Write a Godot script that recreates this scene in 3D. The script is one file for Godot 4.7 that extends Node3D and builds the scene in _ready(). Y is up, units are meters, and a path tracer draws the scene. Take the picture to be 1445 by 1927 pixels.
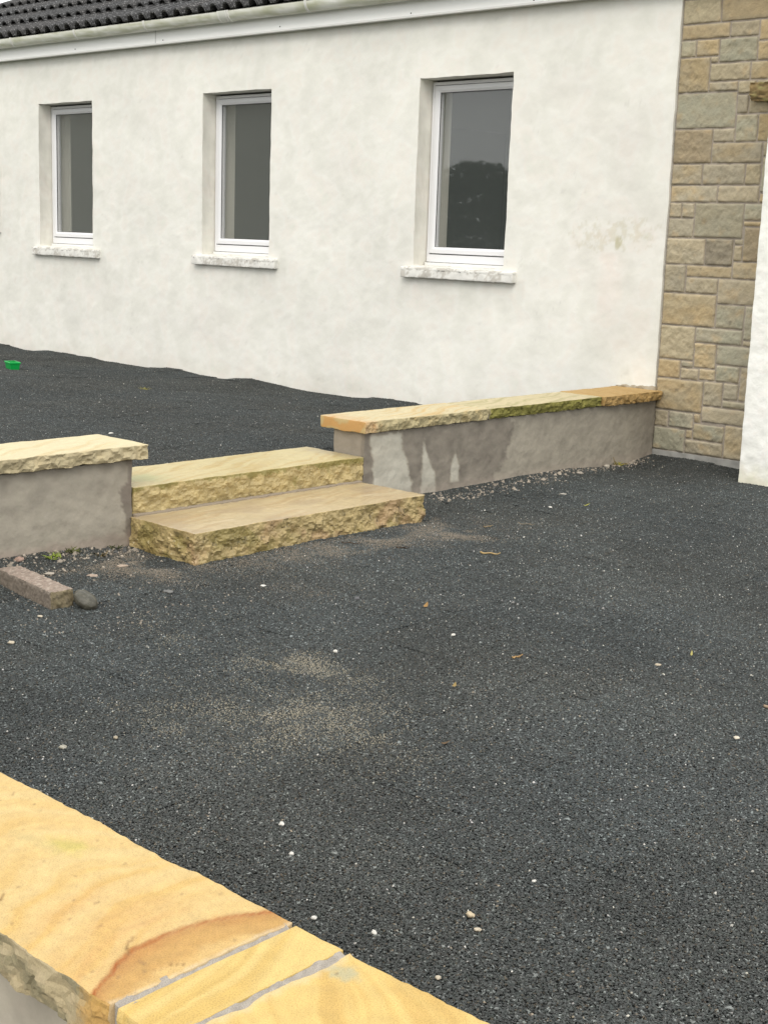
extends Node3D
# A white rendered bungalow with a raised gravel terrace, sandstone-capped garden walls and two stone steps, under an overcast sky.
# House front lies on z = 0, the retaining wall's court side on x = 0, the court's gravel at y = 0.

class MB:
	var v := PackedVector3Array()
	var n := PackedVector3Array()
	var c := PackedColorArray()
	var i := PackedInt32Array()
	func mesh() -> ArrayMesh:
		var a := []
		a.resize(Mesh.ARRAY_MAX)
		a[Mesh.ARRAY_VERTEX] = v
		a[Mesh.ARRAY_NORMAL] = n
		a[Mesh.ARRAY_COLOR] = c
		a[Mesh.ARRAY_INDEX] = i
		var m := ArrayMesh.new()
		m.add_surface_from_arrays(Mesh.PRIMITIVE_TRIANGLES, a)
		return m
	func tri(p: Vector3, q: Vector3, r: Vector3, col: Color) -> void:   # flat; p q r counter-clockwise seen from the front
		var nn := (q - p).cross(r - p).normalized()
		var k := v.size()
		v.append(p); v.append(q); v.append(r)
		n.append(nn); n.append(nn); n.append(nn)
		c.append(col); c.append(col); c.append(col)
		i.append(k); i.append(k + 2); i.append(k + 1)
	func quad(p: Vector3, q: Vector3, r: Vector3, s: Vector3, col: Color) -> void:
		var nn := (r - p).cross(s - q).normalized()
		var k := v.size()
		for x in [p, q, r, s]:
			v.append(x); n.append(nn); c.append(col)
		for x in [0, 2, 1, 0, 3, 2]:
			i.append(k + x)

var rng := RandomNumberGenerator.new()
var M := {}
var n1 := _noise(11, 1.0, 3)          # plain smooth noises, frequency 1: scale the position instead
var n2 := _noise(23, 1.0, 4)
var n3 := _noise(37, 1.0, 2)
var nr := _ridged(41)                 # ridged: the conchoidal scoops of split stone
var nc := _cells(53)
const WHITE := Color(1, 1, 1)

func _noise(s: int, f: float, oct: int) -> FastNoiseLite:
	var n := FastNoiseLite.new()
	n.seed = s; n.frequency = f; n.noise_type = FastNoiseLite.TYPE_SIMPLEX_SMOOTH
	n.fractal_type = FastNoiseLite.FRACTAL_FBM; n.fractal_octaves = oct
	return n
func _ridged(s: int) -> FastNoiseLite:
	var n := _noise(s, 1.0, 3)
	n.fractal_type = FastNoiseLite.FRACTAL_RIDGED
	return n
func _cells(s: int) -> FastNoiseLite:
	var n := FastNoiseLite.new()
	n.seed = s; n.frequency = 1.0; n.noise_type = FastNoiseLite.TYPE_CELLULAR
	n.cellular_return_type = FastNoiseLite.RETURN_DISTANCE
	return n

func ss(a: float, b: float, x: float) -> float:
	return smoothstep(a, b, x)
func lin(a: float, b: float, step: float, edge := 0.0) -> PackedFloat32Array:
	var out := PackedFloat32Array()
	if edge > 0.0 and b - a > 3.0 * edge:
		out.append(a)
		a += edge; b -= edge
		var k := maxi(1, roundi((b - a) / step))
		for j in k + 1:
			out.append(lerpf(a, b, float(j) / k))
		out.append(b + edge)
		return out
	var m := maxi(1, roundi((b - a) / step))
	for j in m + 1:
		out.append(lerpf(a, b, float(j) / m))
	return out
func join(parts: Array) -> PackedFloat32Array:      # several runs of lines that share their end points
	var out := PackedFloat32Array()
	for p in parts:
		for x in p:
			if out.is_empty() or x > out[-1] + 0.0005:
				out.append(x)
	return out

# a grid of points f(u, v) with smooth normals and colours col(u, v); du x dv is the front unless flip; skip(u, v) leaves out the cell round it
func grid(mb: MB, us: PackedFloat32Array, vs: PackedFloat32Array, f: Callable, col: Callable, flip := false, skip = null) -> void:
	var nu := us.size()
	var nv := vs.size()
	var k0 := mb.v.size()
	var P := PackedVector3Array()
	P.resize(nu * nv)
	for j in nv:
		for i in nu:
			P[j * nu + i] = f.call(us[i], vs[j])
			mb.c.append(col.call(us[i], vs[j]))
	mb.v.append_array(P)
	var sgn := -1.0 if flip else 1.0
	for j in nv:
		for i in nu:
			var du := P[j * nu + mini(i + 1, nu - 1)] - P[j * nu + maxi(i - 1, 0)]
			var dv := P[mini(j + 1, nv - 1) * nu + i] - P[maxi(j - 1, 0) * nu + i]
			mb.n.append(du.cross(dv).normalized() * sgn)
	var sk: bool = skip != null
	for j in nv - 1:
		for i in nu - 1:
			if sk and skip.call((us[i] + us[i + 1]) / 2, (vs[j] + vs[j + 1]) / 2):
				continue
			var a := k0 + j * nu + i
			var b := a + 1
			var c := a + nu + 1
			var d := a + nu
			if flip:
				mb.i.append_array(PackedInt32Array([a, b, c, a, c, d]))
			else:
				mb.i.append_array(PackedInt32Array([a, c, b, a, d, c]))

# the same grid in flat facets, as stone splits
func facets(mb: MB, us: PackedFloat32Array, vs: PackedFloat32Array, f: Callable, col: Callable, flip: bool) -> void:
	var nu := us.size()
	var P := []
	var C := []
	for v in vs:
		for u in us:
			P.append(f.call(u, v)); C.append(col.call(u, v))
	for j in vs.size() - 1:
		for i in nu - 1:
			var a := j * nu + i
			var o := [a, a + 1, a + nu + 1, a + nu]
			if (i * 5 + j * 3 + (i * j) % 3) % 2:
				o = [a + 1, a + nu + 1, a + nu, a]
			for q in [[0, 1, 2], [0, 2, 3]]:
				var x: int = o[q[0]]
				var y: int = o[q[2] if flip else q[1]]
				var z: int = o[q[1] if flip else q[2]]
				mb.tri(P[x], P[y], P[z], C[x])

# a box of six grids; every point p moves by disp(p); edge > 0 rounds its arrises
func box(lo: Vector3, hi: Vector3, cell: float, disp: Callable, col: Callable, edge := 0.0, faces := "xXyYzZ", mb: MB = null, split := "") -> MB:
	if mb == null:
		mb = MB.new()
	for a in 3:
		var ua := (a + 1) % 3
		var va := (a + 2) % 3
		var us := lin(lo[ua], hi[ua], cell, edge)
		var vs := lin(lo[va], hi[va], cell, edge)
		for s in 2:
			if not faces.contains(["xyz", "XYZ"][s][a]):
				continue
			var at: float = hi[a] if s else lo[a]
			var nn := Vector3.ZERO
			nn[a] = 1.0 if s else -1.0
			var f := func(u: float, v: float) -> Vector3:
				var p := Vector3.ZERO
				p[a] = at; p[ua] = u; p[va] = v
				var q: Vector3 = p + disp.call(p)
				if edge > 0.0:
					q += _round(p, lo, hi, edge)
				return q
			var g := func(u: float, v: float) -> Color:
				var p := Vector3.ZERO
				p[a] = at; p[ua] = u; p[va] = v
				return col.call(p, nn)
			if split.contains(["xyz", "XYZ"][s][a]):
				facets(mb, us, vs, f, g, s == 0)
			else:
				grid(mb, us, vs, f, g, s == 0)
	return mb
func _round(p: Vector3, lo: Vector3, hi: Vector3, r: float) -> Vector3:
	var t := Vector3.ZERO
	var d := Vector3.ZERO
	for k in 3:
		if p[k] - lo[k] < r:
			t[k] = 1.0 - (p[k] - lo[k]) / r; d[k] = 1.0
		elif hi[k] - p[k] < r:
			t[k] = 1.0 - (hi[k] - p[k]) / r; d[k] = -1.0
	var q := Vector3.ZERO
	for k in 3:
		q[k] = d[k] * t[k] * r * 0.33 * maxf(t[(k + 1) % 3], t[(k + 2) % 3])
	return q
func still(_p: Vector3) -> Vector3:
	return Vector3.ZERO
func plain_box(lo: Vector3, hi: Vector3, col: Color, edge := 0.0) -> MB:
	return box(lo, hi, 9.0, still, func(_p, _n): return col, edge)

# a tube through points with a radius at each
func tube(mb: MB, pts: Array, radii: Array, col: Color, sides := 7, caps := true) -> void:
	var rings := []
	for k in pts.size():
		var t: Vector3 = (pts[mini(k + 1, pts.size() - 1)] - pts[maxi(k - 1, 0)]).normalized()
		var a := t.cross(Vector3(0.31, 0.94, 0.17)).normalized()
		var b := t.cross(a)
		var ring := []
		for s in sides:
			var w := TAU * s / sides
			ring.append((a * cos(w) + b * sin(w)))
		rings.append(ring)
	var k0 := mb.v.size()
	for k in pts.size():
		for s in sides:
			mb.v.append(pts[k] + rings[k][s] * radii[k]); mb.n.append(rings[k][s]); mb.c.append(col)
	for k in pts.size() - 1:
		for s in sides:
			var a := k0 + k * sides + s
			var b := k0 + k * sides + (s + 1) % sides
			mb.i.append_array(PackedInt32Array([a, a + sides, b, b, a + sides, b + sides]))
	if caps:
		for e in [0, pts.size() - 1]:
			for s in sides - 2:
				var o: int = k0 + e * sides
				mb.i.append_array(PackedInt32Array([o, o + s + 1, o + s + 2]))

# a lumpy pebble
func blob(at: Vector3, r: Vector3, lump: float, sd: float, col: Callable, seg := 14, turn := Basis()) -> MB:
	var mb := MB.new()
	grid(mb, lin(0.0, TAU, TAU / (seg * 2)), lin(-PI / 2 + 0.001, PI / 2 - 0.001, PI / seg), func(u, v):
		var d := Vector3(cos(v) * sin(u), sin(v), cos(v) * cos(u))
		return at + turn * (d * r * (1.0 + lump * n3.get_noise_3dv(d * 1.3 + Vector3(sd, sd * 0.7, 3.0)))), func(u, v):
		return col.call(Vector3(cos(v) * sin(u), sin(v), cos(v) * cos(u))))
	return mb

# ---- nodes
func meta(o: Node, label: String, category := "", group := "", kind := "") -> void:
	if label: o.set_meta("label", label)
	if category: o.set_meta("category", category)
	if group: o.set_meta("group", group)
	if kind: o.set_meta("kind", kind)
func thing(called: String, label: String, category: String, at := Vector3.ZERO, group := "") -> Node3D:
	var o := Node3D.new()
	o.name = numbered(called, self)
	add_child(o)
	o.position = at
	meta(o, label, category, group)
	return o
func numbered(called: String, parent: Node) -> String:
	if not parent.has_node(called):
		return called
	var k := 1
	while parent.has_node("%s_%03d" % [called, k]):
		k += 1
	return "%s_%03d" % [called, k]
var counts := {}
func part(called: String, m: Mesh, material: Material, parent: Node, label := "") -> MeshInstance3D:   # vertices are in world coordinates
	var o := MeshInstance3D.new()
	var key := str(parent.get_instance_id()) + called
	var k: int = counts.get(key, 0)
	counts[key] = k + 1
	o.name = called if k == 0 else "%s_%03d" % [called, k]
	o.mesh = m
	o.material_override = material
	parent.add_child(o, true)
	var base := Vector3.ZERO
	var p := parent
	while p is Node3D and p != self:
		base += (p as Node3D).position
		p = p.get_parent()
	o.position = -base
	if label: o.set_meta("label", label)
	return o
func single(called: String, m: Mesh, material: Material, label: String, category: String, group := "", kind := "") -> MeshInstance3D:
	var o := MeshInstance3D.new()
	o.name = numbered(called, self)
	o.mesh = m
	o.material_override = material
	add_child(o)
	meta(o, label, category, group, kind)
	return o
func scatter(called: String, m: Mesh, material: Material, where: Array, tints: Array, label: String, category: String, parent: Node = null) -> MultiMeshInstance3D:
	var mm := MultiMesh.new()
	mm.transform_format = MultiMesh.TRANSFORM_3D
	mm.use_colors = tints.size() > 0
	mm.mesh = m
	mm.instance_count = where.size()
	for k in where.size():
		mm.set_instance_transform(k, where[k])
		if tints.size() > 0:
			mm.set_instance_color(k, tints[k])
	var o := MultiMeshInstance3D.new()
	o.multimesh = mm
	o.material_override = material
	if parent:
		o.name = called
		parent.add_child(o)
		o.set_meta("kind", "stuff")
	else:
		o.name = numbered(called, self)
		add_child(o)
		meta(o, label, category, "", "stuff")
	return o

# ---- materials
func ntex(sd: int, freq: float, oct: int, ramp: Array, normal := 0.0, size := 512, type := FastNoiseLite.TYPE_SIMPLEX_SMOOTH, fractal := FastNoiseLite.FRACTAL_FBM) -> NoiseTexture2D:
	var t := NoiseTexture2D.new()
	t.width = size; t.height = size; t.seamless = true
	var n := FastNoiseLite.new()
	n.seed = sd; n.frequency = freq; n.noise_type = type
	n.fractal_type = fractal; n.fractal_octaves = oct
	t.noise = n
	if normal > 0.0:
		t.as_normal_map = true; t.bump_strength = normal
	else:
		var g := Gradient.new()
		g.offsets = PackedFloat32Array(); g.colors = PackedColorArray()
		for k in range(0, ramp.size(), 2):
			g.add_point(ramp[k], ramp[k + 1])
		t.color_ramp = g
	return t
func grey(x: float) -> Color:
	return Color(x, x, x)
func mat(called: String, colour: Color, rough: float, tex: Texture2D = null, bump: Texture2D = null, per_metre := 2.0, bump_scale := 1.0) -> StandardMaterial3D:
	var m := StandardMaterial3D.new()
	m.resource_name = called
	m.albedo_color = colour.linear_to_srgb()
	m.vertex_color_use_as_albedo = true
	m.roughness = rough
	m.metallic_specular = 0.4
	m.uv1_triplanar = true
	m.uv1_world_triplanar = true
	m.uv1_scale = Vector3.ONE * per_metre
	if tex: m.albedo_texture = tex
	if bump:
		m.normal_enabled = true; m.normal_texture = bump; m.normal_scale = bump_scale
	M[called] = m
	return m
func materials() -> void:
	var grain := ntex(3, 0.16, 4, [0.0, grey(0.74), 0.42, grey(0.92), 0.6, grey(1.0), 1.0, grey(1.0)])
	var soft := ntex(13, 0.22, 4, [0.0, grey(0.80), 0.38, grey(0.94), 0.55, grey(1.0), 1.0, grey(1.0)])
	var grain_n := ntex(4, 0.14, 4, [], 2.0)
	var coarse_n := ntex(5, 0.02, 5, [], 5.0)
	var trowel_n := ntex(6, 0.006, 5, [], 7.0, 1024)
	var mottle := ntex(7, 0.005, 5, [0.0, Color(0.955, 0.957, 0.95), 0.4, Color(0.985, 0.985, 0.98), 0.55, grey(1.0), 0.75, Color(0.995, 0.985, 0.98), 1.0, Color(0.97, 0.975, 0.965)], 0.0, 1024)
	var cement := ntex(8, 0.012, 5, [0.0, grey(0.90), 0.5, grey(0.97), 1.0, grey(1.0)])
	var lichen := ntex(9, 0.035, 4, [0.0, grey(0.16), 0.45, grey(0.20), 0.66, grey(0.24), 0.765, grey(0.28), 0.785, grey(0.75), 1.0, grey(0.9)])
	mat("render", WHITE, 0.85, mottle, trowel_n, 0.62, 0.26)
	mat("rough_render", WHITE, 0.9, mottle, coarse_n, 1.2, 0.35)
	mat("sandstone", WHITE, 0.78, soft, grain_n, 3.0, 0.15)
	mat("split_stone", WHITE, 0.88, grain, coarse_n, 4.0, 0.9)
	mat("wet_stone", WHITE, 0.33, soft, grain_n, 3.0, 0.16)
	mat("mortar", WHITE, 0.95, grain, coarse_n, 5.0, 0.8)
	mat("cement", WHITE, 0.9, cement, coarse_n, 1.3, 0.38)
	mat("pvc", WHITE, 0.35)
	mat("tile", WHITE, 0.75, lichen, grain_n, 3.1, 0.5)
	mat("gravel", WHITE, 0.72)
	mat("earth", WHITE, 0.95, grain, coarse_n, 3.0, 1.0)
	mat("paint", WHITE, 0.8)
	mat("dark", WHITE, 0.6)
	mat("pebble", WHITE, 0.38, grain, null, 3.0)
	mat("plastic", WHITE, 0.35)
	mat("wood", WHITE, 0.85, grain, null, 6.0)
	var leaf := mat("leaf", WHITE, 0.6)
	leaf.backlight_enabled = true
	leaf.backlight = Color(0.25, 0.3, 0.1)
	var glass := StandardMaterial3D.new()
	glass.resource_name = "glass"
	glass.albedo_color = Color(0.9, 0.95, 0.93, 0.03)
	glass.transparency = BaseMaterial3D.TRANSPARENCY_ALPHA
	glass.roughness = 0.02
	M["glass"] = glass

# ---- ground heights
func hl(x: float, z: float) -> float:      # the lower court
	var h := -0.014 + 0.012 * n1.get_noise_2d(x * 0.9, z * 0.9) + 0.006 * n3.get_noise_2d(x * 2.4 + 9.0, z * 2.4)
	h += 0.050 * exp(-maxf(x, 0.0) / 0.13) * ss(3.95, 4.75, z)
	h += 0.022 * exp(-maxf(x, 0.0) / 0.10) * ss(3.0, 2.2, z) * ss(0.3, 1.2, z)
	h += 0.03 * exp(-maxf(z, 0.0) / 0.10) * ss(0.9, 0.2, x)
	return h
func hu(x: float, z: float) -> float:      # the raised terrace
	var h := 0.112 + 0.095 * ss(0.2, 2.4, z) + 0.014 * n1.get_noise_2d(x * 0.8 + 40.0, z * 0.8)
	h += 0.006 * n3.get_noise_2d(x * 2.0, z * 2.0)
	h += (0.034 * n3.get_noise_2d(x * 0.9, 7.0) + 0.012 * n3.get_noise_2d(x * 2.2, 3.0)) * exp(-maxf(z, 0.0) / 0.40)
	return h

func _ready() -> void:
	rng.seed = 20240611
	# camera, sky, sun, exposure
	var cam := Camera3D.new()
	cam.name = "camera"
	cam.fov = 40.711
	cam.near = 0.05
	cam.far = 1500.0
	add_child(cam)
	cam.transform = Transform3D(Basis(Vector3.UP, deg_to_rad(42.6)) * Basis(Vector3.RIGHT, deg_to_rad(-11.311)) * Basis(Vector3.BACK, deg_to_rad(1.971)), Vector3(4.657, 1.32, 7.568))
	var sky := ProceduralSkyMaterial.new()
	sky.sky_top_color = Color(1.0, 1.0, 1.0)
	sky.sky_horizon_color = Color(0.95, 0.955, 0.945)
	sky.sky_curve = 0.25
	sky.ground_bottom_color = Color(0.2, 0.2, 0.18)
	sky.ground_horizon_color = Color(0.5, 0.51, 0.5)
	sky.sun_angle_max = 0.1
	sky.energy_multiplier = 1.0
	var env := Environment.new()
	env.background_mode = Environment.BG_SKY
	env.sky = Sky.new()
	env.sky.sky_material = sky
	env.tonemap_mode = Environment.TONE_MAPPER_LINEAR
	env.tonemap_exposure = 1.72
	env.sdfgi_enabled = true
	env.ssao_enabled = true
	env.ssil_enabled = true
	var we := WorldEnvironment.new()
	we.name = "world_environment"
	we.environment = env
	add_child(we)
	var sun := DirectionalLight3D.new()
	sun.name = "sun"
	sun.light_energy = 0.3
	sun.light_angular_distance = 35.0
	sun.light_color = Color(1.0, 0.97, 0.92)
	sun.shadow_enabled = true
	sun.sky_mode = DirectionalLight3D.SKY_MODE_LIGHT_ONLY
	add_child(sun)
	sun.look_at_from_position(Vector3(4, 8, 7), Vector3.ZERO)

	materials()
	grounds()
	house()
	garden_walls()
	steps()
	gravels()
	court_things()
	surroundings()

func grounds() -> void:
	var mb := MB.new()
	grid(mb, lin(-300, 300, 20), lin(-300, 300, 20), func(u, v): return Vector3(v, -0.30, u), func(_u, _v): return Color(0.06, 0.075, 0.03))
	single("ground", mb.mesh(), M.earth, "dull grass ground reaching away all round the house", "ground", "", "structure")
	mb = MB.new()
	var dark := Color(0.030, 0.033, 0.033)
	grid(mb, lin(-0.03, 6.46, 0.06), lin(-0.1, 7.0, 0.06), func(u, v): return Vector3(v, hl(v, u) - 0.004, u), func(u, v):
		return dark.lerp(Color(0.10, 0.085, 0.06), 0.8 * sandy(v, u)))
	single("courtyard", mb.mesh(), M.earth, "lower court ground under the dark gravel", "courtyard", "", "structure")
	mb = MB.new()
	grid(mb, lin(-0.03, 6.46, 0.06), lin(-9.4, -0.1, 0.06), func(u, v): return Vector3(v, hu(v, u) - 0.004, u), func(_u, _v): return dark)
	single("terrace", mb.mesh(), M.earth, "raised terrace ground under the dark gravel by the house", "terrace", "", "structure")
	single("added_bounce_path", plain_box(Vector3(-6, -0.2, 6.7), Vector3(9, -0.06, 16), Color(0.33, 0.32, 0.29)).mesh(), M.earth, "added pale ground out of view past the near garden wall, bouncing light onto the eaves and house front", "added_bounce_path", "", "structure")  # unseen pale ground, added to bounce light up under the eaves

# sand dusted over the court: centre x, z, spreads, amount
const SAND := [[1.70, 4.66, 0.10, 0.055, 0.9], [1.62, 4.80, 0.10, 0.08, 0.4], [1.86, 4.58, 0.06, 0.04, 0.4], [1.98, 5.12, 0.22, 0.12, 0.45], [2.02, 4.88, 0.12, 0.12, 0.4], [1.80, 5.28, 0.15, 0.06, 0.3], [2.22, 4.98, 0.12, 0.06, 0.3],
	[0.62, 2.75, 0.14, 0.18, 0.8], [0.58, 3.2, 0.10, 0.25, 0.75], [0.54, 3.75, 0.10, 0.25, 0.7], [0.66, 3.35, 0.10, 0.35, 0.4], [0.75, 2.85, 0.12, 0.1, 0.6], [0.30, 4.25, 0.14, 0.12, 0.8], [0.16, 4.4, 0.10, 0.16, 0.75], [0.40, 4.28, 0.14, 0.08, 0.5], [0.95, 4.05, 0.10, 0.06, 0.3], [1.1, 4.75, 0.15, 0.1, 0.15]]
func sandy(x: float, z: float) -> float:
	var s := 0.0
	for q in SAND:
		var a: float = (x - q[0]) / q[2]
		var b: float = (z - q[1]) / q[3]
		var e := a * a + b * b
		if e < 9.0:
			s += q[4] * exp(-0.5 * e)
	return minf(s, 1.0)

# ---- the house
const OPEN := [[-6.858, -6.010], [-4.474, -3.645], [-2.100, -1.270]]
const OY0 := 1.120
const OY1 := 2.416
func wall_shift(x: float, y: float, z: float) -> Vector3:     # hand-trowelled unevenness, fading into the reveals
	var w := clampf(1.0 + z / 0.10, 0.0, 1.0)
	var d := Vector3(0.007 * n2.get_noise_2d(y * 3.2, 5.0 + roundf(x * 1.3)), 0.006 * n2.get_noise_2d(x * 3.6, 9.0), 0.0) * (0.3 + 0.7 * w)
	d.z = w * (0.005 * n1.get_noise_2d(x * 0.9, y * 1.0) + 0.0013 * nr.get_noise_2d(x * 2.1 + 3.0, y * 3.3) + 0.0007 * n2.get_noise_2d(x * 11.0, y * 17.0))
	return d
func wall_colour(x: float, y: float) -> Color:
	var c := Color(0.738, 0.73, 0.682)
	var a := n1.get_noise_2d(x * 0.7, y * 0.9 + 20.0)
	var b := n2.get_noise_2d(x * 2.6 + 7.0, y * 2.2)
	var s := 1.0 + 0.075 * a + 0.022 * b
	c = Color(c.r * s, c.g * s, c.b * s)
	c = c.lerp(Color(0.66, 0.60, 0.57), 0.16 * ss(0.15, 0.6, n1.get_noise_2d(x * 0.7 + 31.0, y * 0.9)))
	c = c.lerp(Color(0.62, 0.63, 0.58), 0.10 * ss(0.1, 0.6, n1.get_noise_2d(x * 0.8 - 11.0, y * 0.7 + 5.0)))
	# dirt splashed along the foot
	var foot := ss(0.30, 0.10, y + 0.10 * n2.get_noise_2d(x * 3.0, 2.0)) * (0.5 + 0.5 * n2.get_noise_2d(x * 5.0, y * 5.0))
	c = c.lerp(Color(0.55, 0.50, 0.43), 0.35 * clampf(foot, 0.0, 1.0))
	# flaking patch near the stone end, and the pink bloom under it
	if x > -1.25:
		var e := exp(-pow((x + 0.40) / 0.40, 2.0) - pow((y - 1.40 - 0.06 * x) / 0.13, 2.0))
		var f := n2.get_noise_2d(x * 9.0, y * 10.0) + 0.45 * n2.get_noise_2d(x * 30.0, y * 30.0)
		c = c.lerp(Color(0.60, 0.565, 0.465), 0.6 * ss(0.52, 0.62, e * (0.62 + f)))
		var rim := ss(0.40, 0.47, e * (0.62 + f)) * ss(0.56, 0.5, e * (0.62 + f))
		c = c.lerp(Color(0.60, 0.58, 0.50), 0.5 * rim)
		c = c.lerp(Color(0.46, 0.43, 0.28), 0.7 * ss(0.012, 0.0, Vector2((x + 0.355) * 0.8, (y - 1.315) * 0.5).length() - 0.012 + 0.02 * n2.get_noise_2d(x * 20.0, y * 20.0)))
		var pk := ss(0.13, 0.0, absf(x + 0.41 + 0.08 * n2.get_noise_2d(x * 4.0, y * 5.0))) * ss(0.85, 1.0, y) * ss(1.30, 1.22, y)
		c = c.lerp(Color(0.76, 0.68, 0.625), 0.38 * pk)
	# hairline trowel scratches
	var t := absf(n3.get_noise_2d(x * 2.3 + y * 0.9, y * 5.0 - x * 1.7))
	c = c.lerp(Color(0.55, 0.54, 0.50), 0.4 * ss(0.012, 0.0, t) * ss(0.05, 0.35, n1.get_noise_2d(x * 1.7, y * 1.9 + 60.0)))
	# trowel sweeps: short pale ridges
	var sw := n3.get_noise_2d(x * 3.1 + 0.8 * y, y * 15.0 - 4.0 * x)
	c = tint(c, 1.0 + 0.022 * ss(0.25, 0.5, sw) - 0.022 * ss(0.25, 0.5, -sw))
	# grime under the sills
	for o in OPEN:
		if x > o[0] - 0.15 and x < o[1] + 0.2 and y < 1.05:
			var k := ss(0.70, 1.04, y) * ss(0.0, 0.5, n2.get_noise_2d(x * 8.0, y * 0.7 + 3.0) + 0.25)
			c = c.lerp(Color(0.60, 0.59, 0.54), 0.3 * k)
	return c
func in_opening(x: float, y: float) -> bool:
	if y < OY0 or y > OY1:
		return false
	for o in OPEN:
		if x > o[0] and x < o[1]:
			return true
	return false

func house() -> void:
	var h := thing("house", "white rendered bungalow with dark tiled roof, three tall windows and a buff stone end", "house", Vector3(-4.5, 0.0, -3.0))
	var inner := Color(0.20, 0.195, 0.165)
	# the front wall: outer face, reveals, inner face
	var mb := MB.new()
	var xs := []
	var last := -9.10
	for o in OPEN:
		xs.append(lin(last, o[0], 0.024)); xs.append(lin(o[0], o[1], 0.024))
		last = o[1]
	xs.append(lin(last, -0.015, 0.009))
	var ys := join([lin(-0.05, OY0, 0.020), lin(OY0, 1.65, 0.013), lin(1.65, OY1, 0.022), lin(OY1, 2.835, 0.022)])
	grid(mb, join(xs), ys, func(u, v): return Vector3(u, v, 0) + wall_shift(u, v, 0.0), wall_colour, false, in_opening)
	var zs := lin(-0.19, 0.0, 0.024)
	var oy := lin(OY0, OY1, 0.022)
	for o in OPEN:
		var ox := lin(o[0], o[1], 0.024)
		grid(mb, oy, zs, func(u, v): return Vector3(o[0], u, v) + wall_shift(o[0], u, v), func(u, v): return wall_colour(o[0] - 0.3 * v, u) * reveal_dirt(u, v))
		grid(mb, oy, zs, func(u, v): return Vector3(o[1], u, v) + wall_shift(o[1], u, v), func(u, v): return wall_colour(o[1] - 0.3 * v, u), true)
		grid(mb, ox, zs, func(u, v): return Vector3(u, OY1, v) + wall_shift(u, OY1, v), func(u, v): return wall_colour(u, OY1 - v))
		grid(mb, ox, zs, func(u, v): return Vector3(u, OY0, v) + wall_shift(u, OY0, v), func(u, v): return wall_colour(u, OY0 - v), true)
	grid(mb, lin(-0.05, 2.835, 0.022), lin(-0.05, 0.0, 0.025), func(u, v): return Vector3(-0.015, u, v) + wall_shift(-0.015, u, v), func(u, v): return wall_colour(-0.015, u), true)
	part("wall", mb.mesh(), M.render, h)
	# inner leaf with the rooms behind the glass
	mb = MB.new()
	var iz := -0.345
	var gx := join([PackedFloat32Array([-9.09, OPEN[0][0], OPEN[0][1], OPEN[1][0], OPEN[1][1], OPEN[2][0], OPEN[2][1], 2.0])])
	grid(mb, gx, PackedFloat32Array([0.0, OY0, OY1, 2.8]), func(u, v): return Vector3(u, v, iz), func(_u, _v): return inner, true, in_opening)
	for o in OPEN:
		var rv := Color(0.62, 0.60, 0.52)
		var a: float = o[0] + 0.012
		var b: float = o[1] - 0.012
		mb.quad(Vector3(a, OY0, -0.2), Vector3(a, OY0, iz), Vector3(a, OY1, iz), Vector3(a, OY1, -0.2), rv)
		mb.quad(Vector3(b, OY0, iz), Vector3(b, OY0, -0.2), Vector3(b, OY1, -0.2), Vector3(b, OY1, iz), rv)
		mb.quad(Vector3(a, OY1 - 0.01, -0.2), Vector3(a, OY1 - 0.01, iz), Vector3(b, OY1 - 0.01, iz), Vector3(b, OY1 - 0.01, -0.2), rv)
		mb.quad(Vector3(a, OY0 + 0.02, iz), Vector3(a, OY0 + 0.02, -0.2), Vector3(b, OY0 + 0.02, -0.2), Vector3(b, OY0 + 0.02, iz), rv)
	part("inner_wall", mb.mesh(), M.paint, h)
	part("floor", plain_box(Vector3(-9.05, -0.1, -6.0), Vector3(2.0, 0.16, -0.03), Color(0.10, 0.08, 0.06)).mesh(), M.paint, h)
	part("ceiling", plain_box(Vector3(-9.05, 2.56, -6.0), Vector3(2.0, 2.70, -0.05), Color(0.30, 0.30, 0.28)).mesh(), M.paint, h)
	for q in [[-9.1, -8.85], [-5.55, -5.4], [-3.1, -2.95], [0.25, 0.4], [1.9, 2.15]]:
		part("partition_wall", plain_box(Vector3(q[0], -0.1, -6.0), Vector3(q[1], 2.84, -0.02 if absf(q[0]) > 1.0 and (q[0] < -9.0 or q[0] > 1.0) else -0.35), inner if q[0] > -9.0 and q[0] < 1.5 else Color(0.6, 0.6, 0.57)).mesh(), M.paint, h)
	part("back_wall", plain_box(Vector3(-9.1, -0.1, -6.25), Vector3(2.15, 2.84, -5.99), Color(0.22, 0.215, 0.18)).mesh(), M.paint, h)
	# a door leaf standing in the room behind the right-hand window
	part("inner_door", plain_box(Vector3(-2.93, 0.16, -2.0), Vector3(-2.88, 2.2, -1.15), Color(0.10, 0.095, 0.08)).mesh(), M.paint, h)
	for o in OPEN:
		window(h, o[0], o[1])
	eaves(h)
	roof(h)
	stone_end(h)
	# meter cupboard at the far end
	var bx := plain_box(Vector3(-7.95, 1.223, -0.02), Vector3(-7.535, 1.873, 0.022), Color(0.74, 0.74, 0.70), 0.008)
	var box_ := part("meter_cupboard", bx.mesh(), M.pvc, h, "white meter cupboard set in the wall left of the windows")
	part("door", plain_box(Vector3(-7.93, 1.26, 0.0225), Vector3(-7.558, 1.855, 0.030), Color(0.76, 0.76, 0.72), 0.006).mesh(), M.pvc, box_)
	for y in [1.30, 1.55]:
		part("hinge", plain_box(Vector3(-7.553, y, 0.0225), Vector3(-7.541, y + 0.045, 0.038), Color(0.10, 0.10, 0.09), 0.003).mesh(), M.dark, box_)
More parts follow.
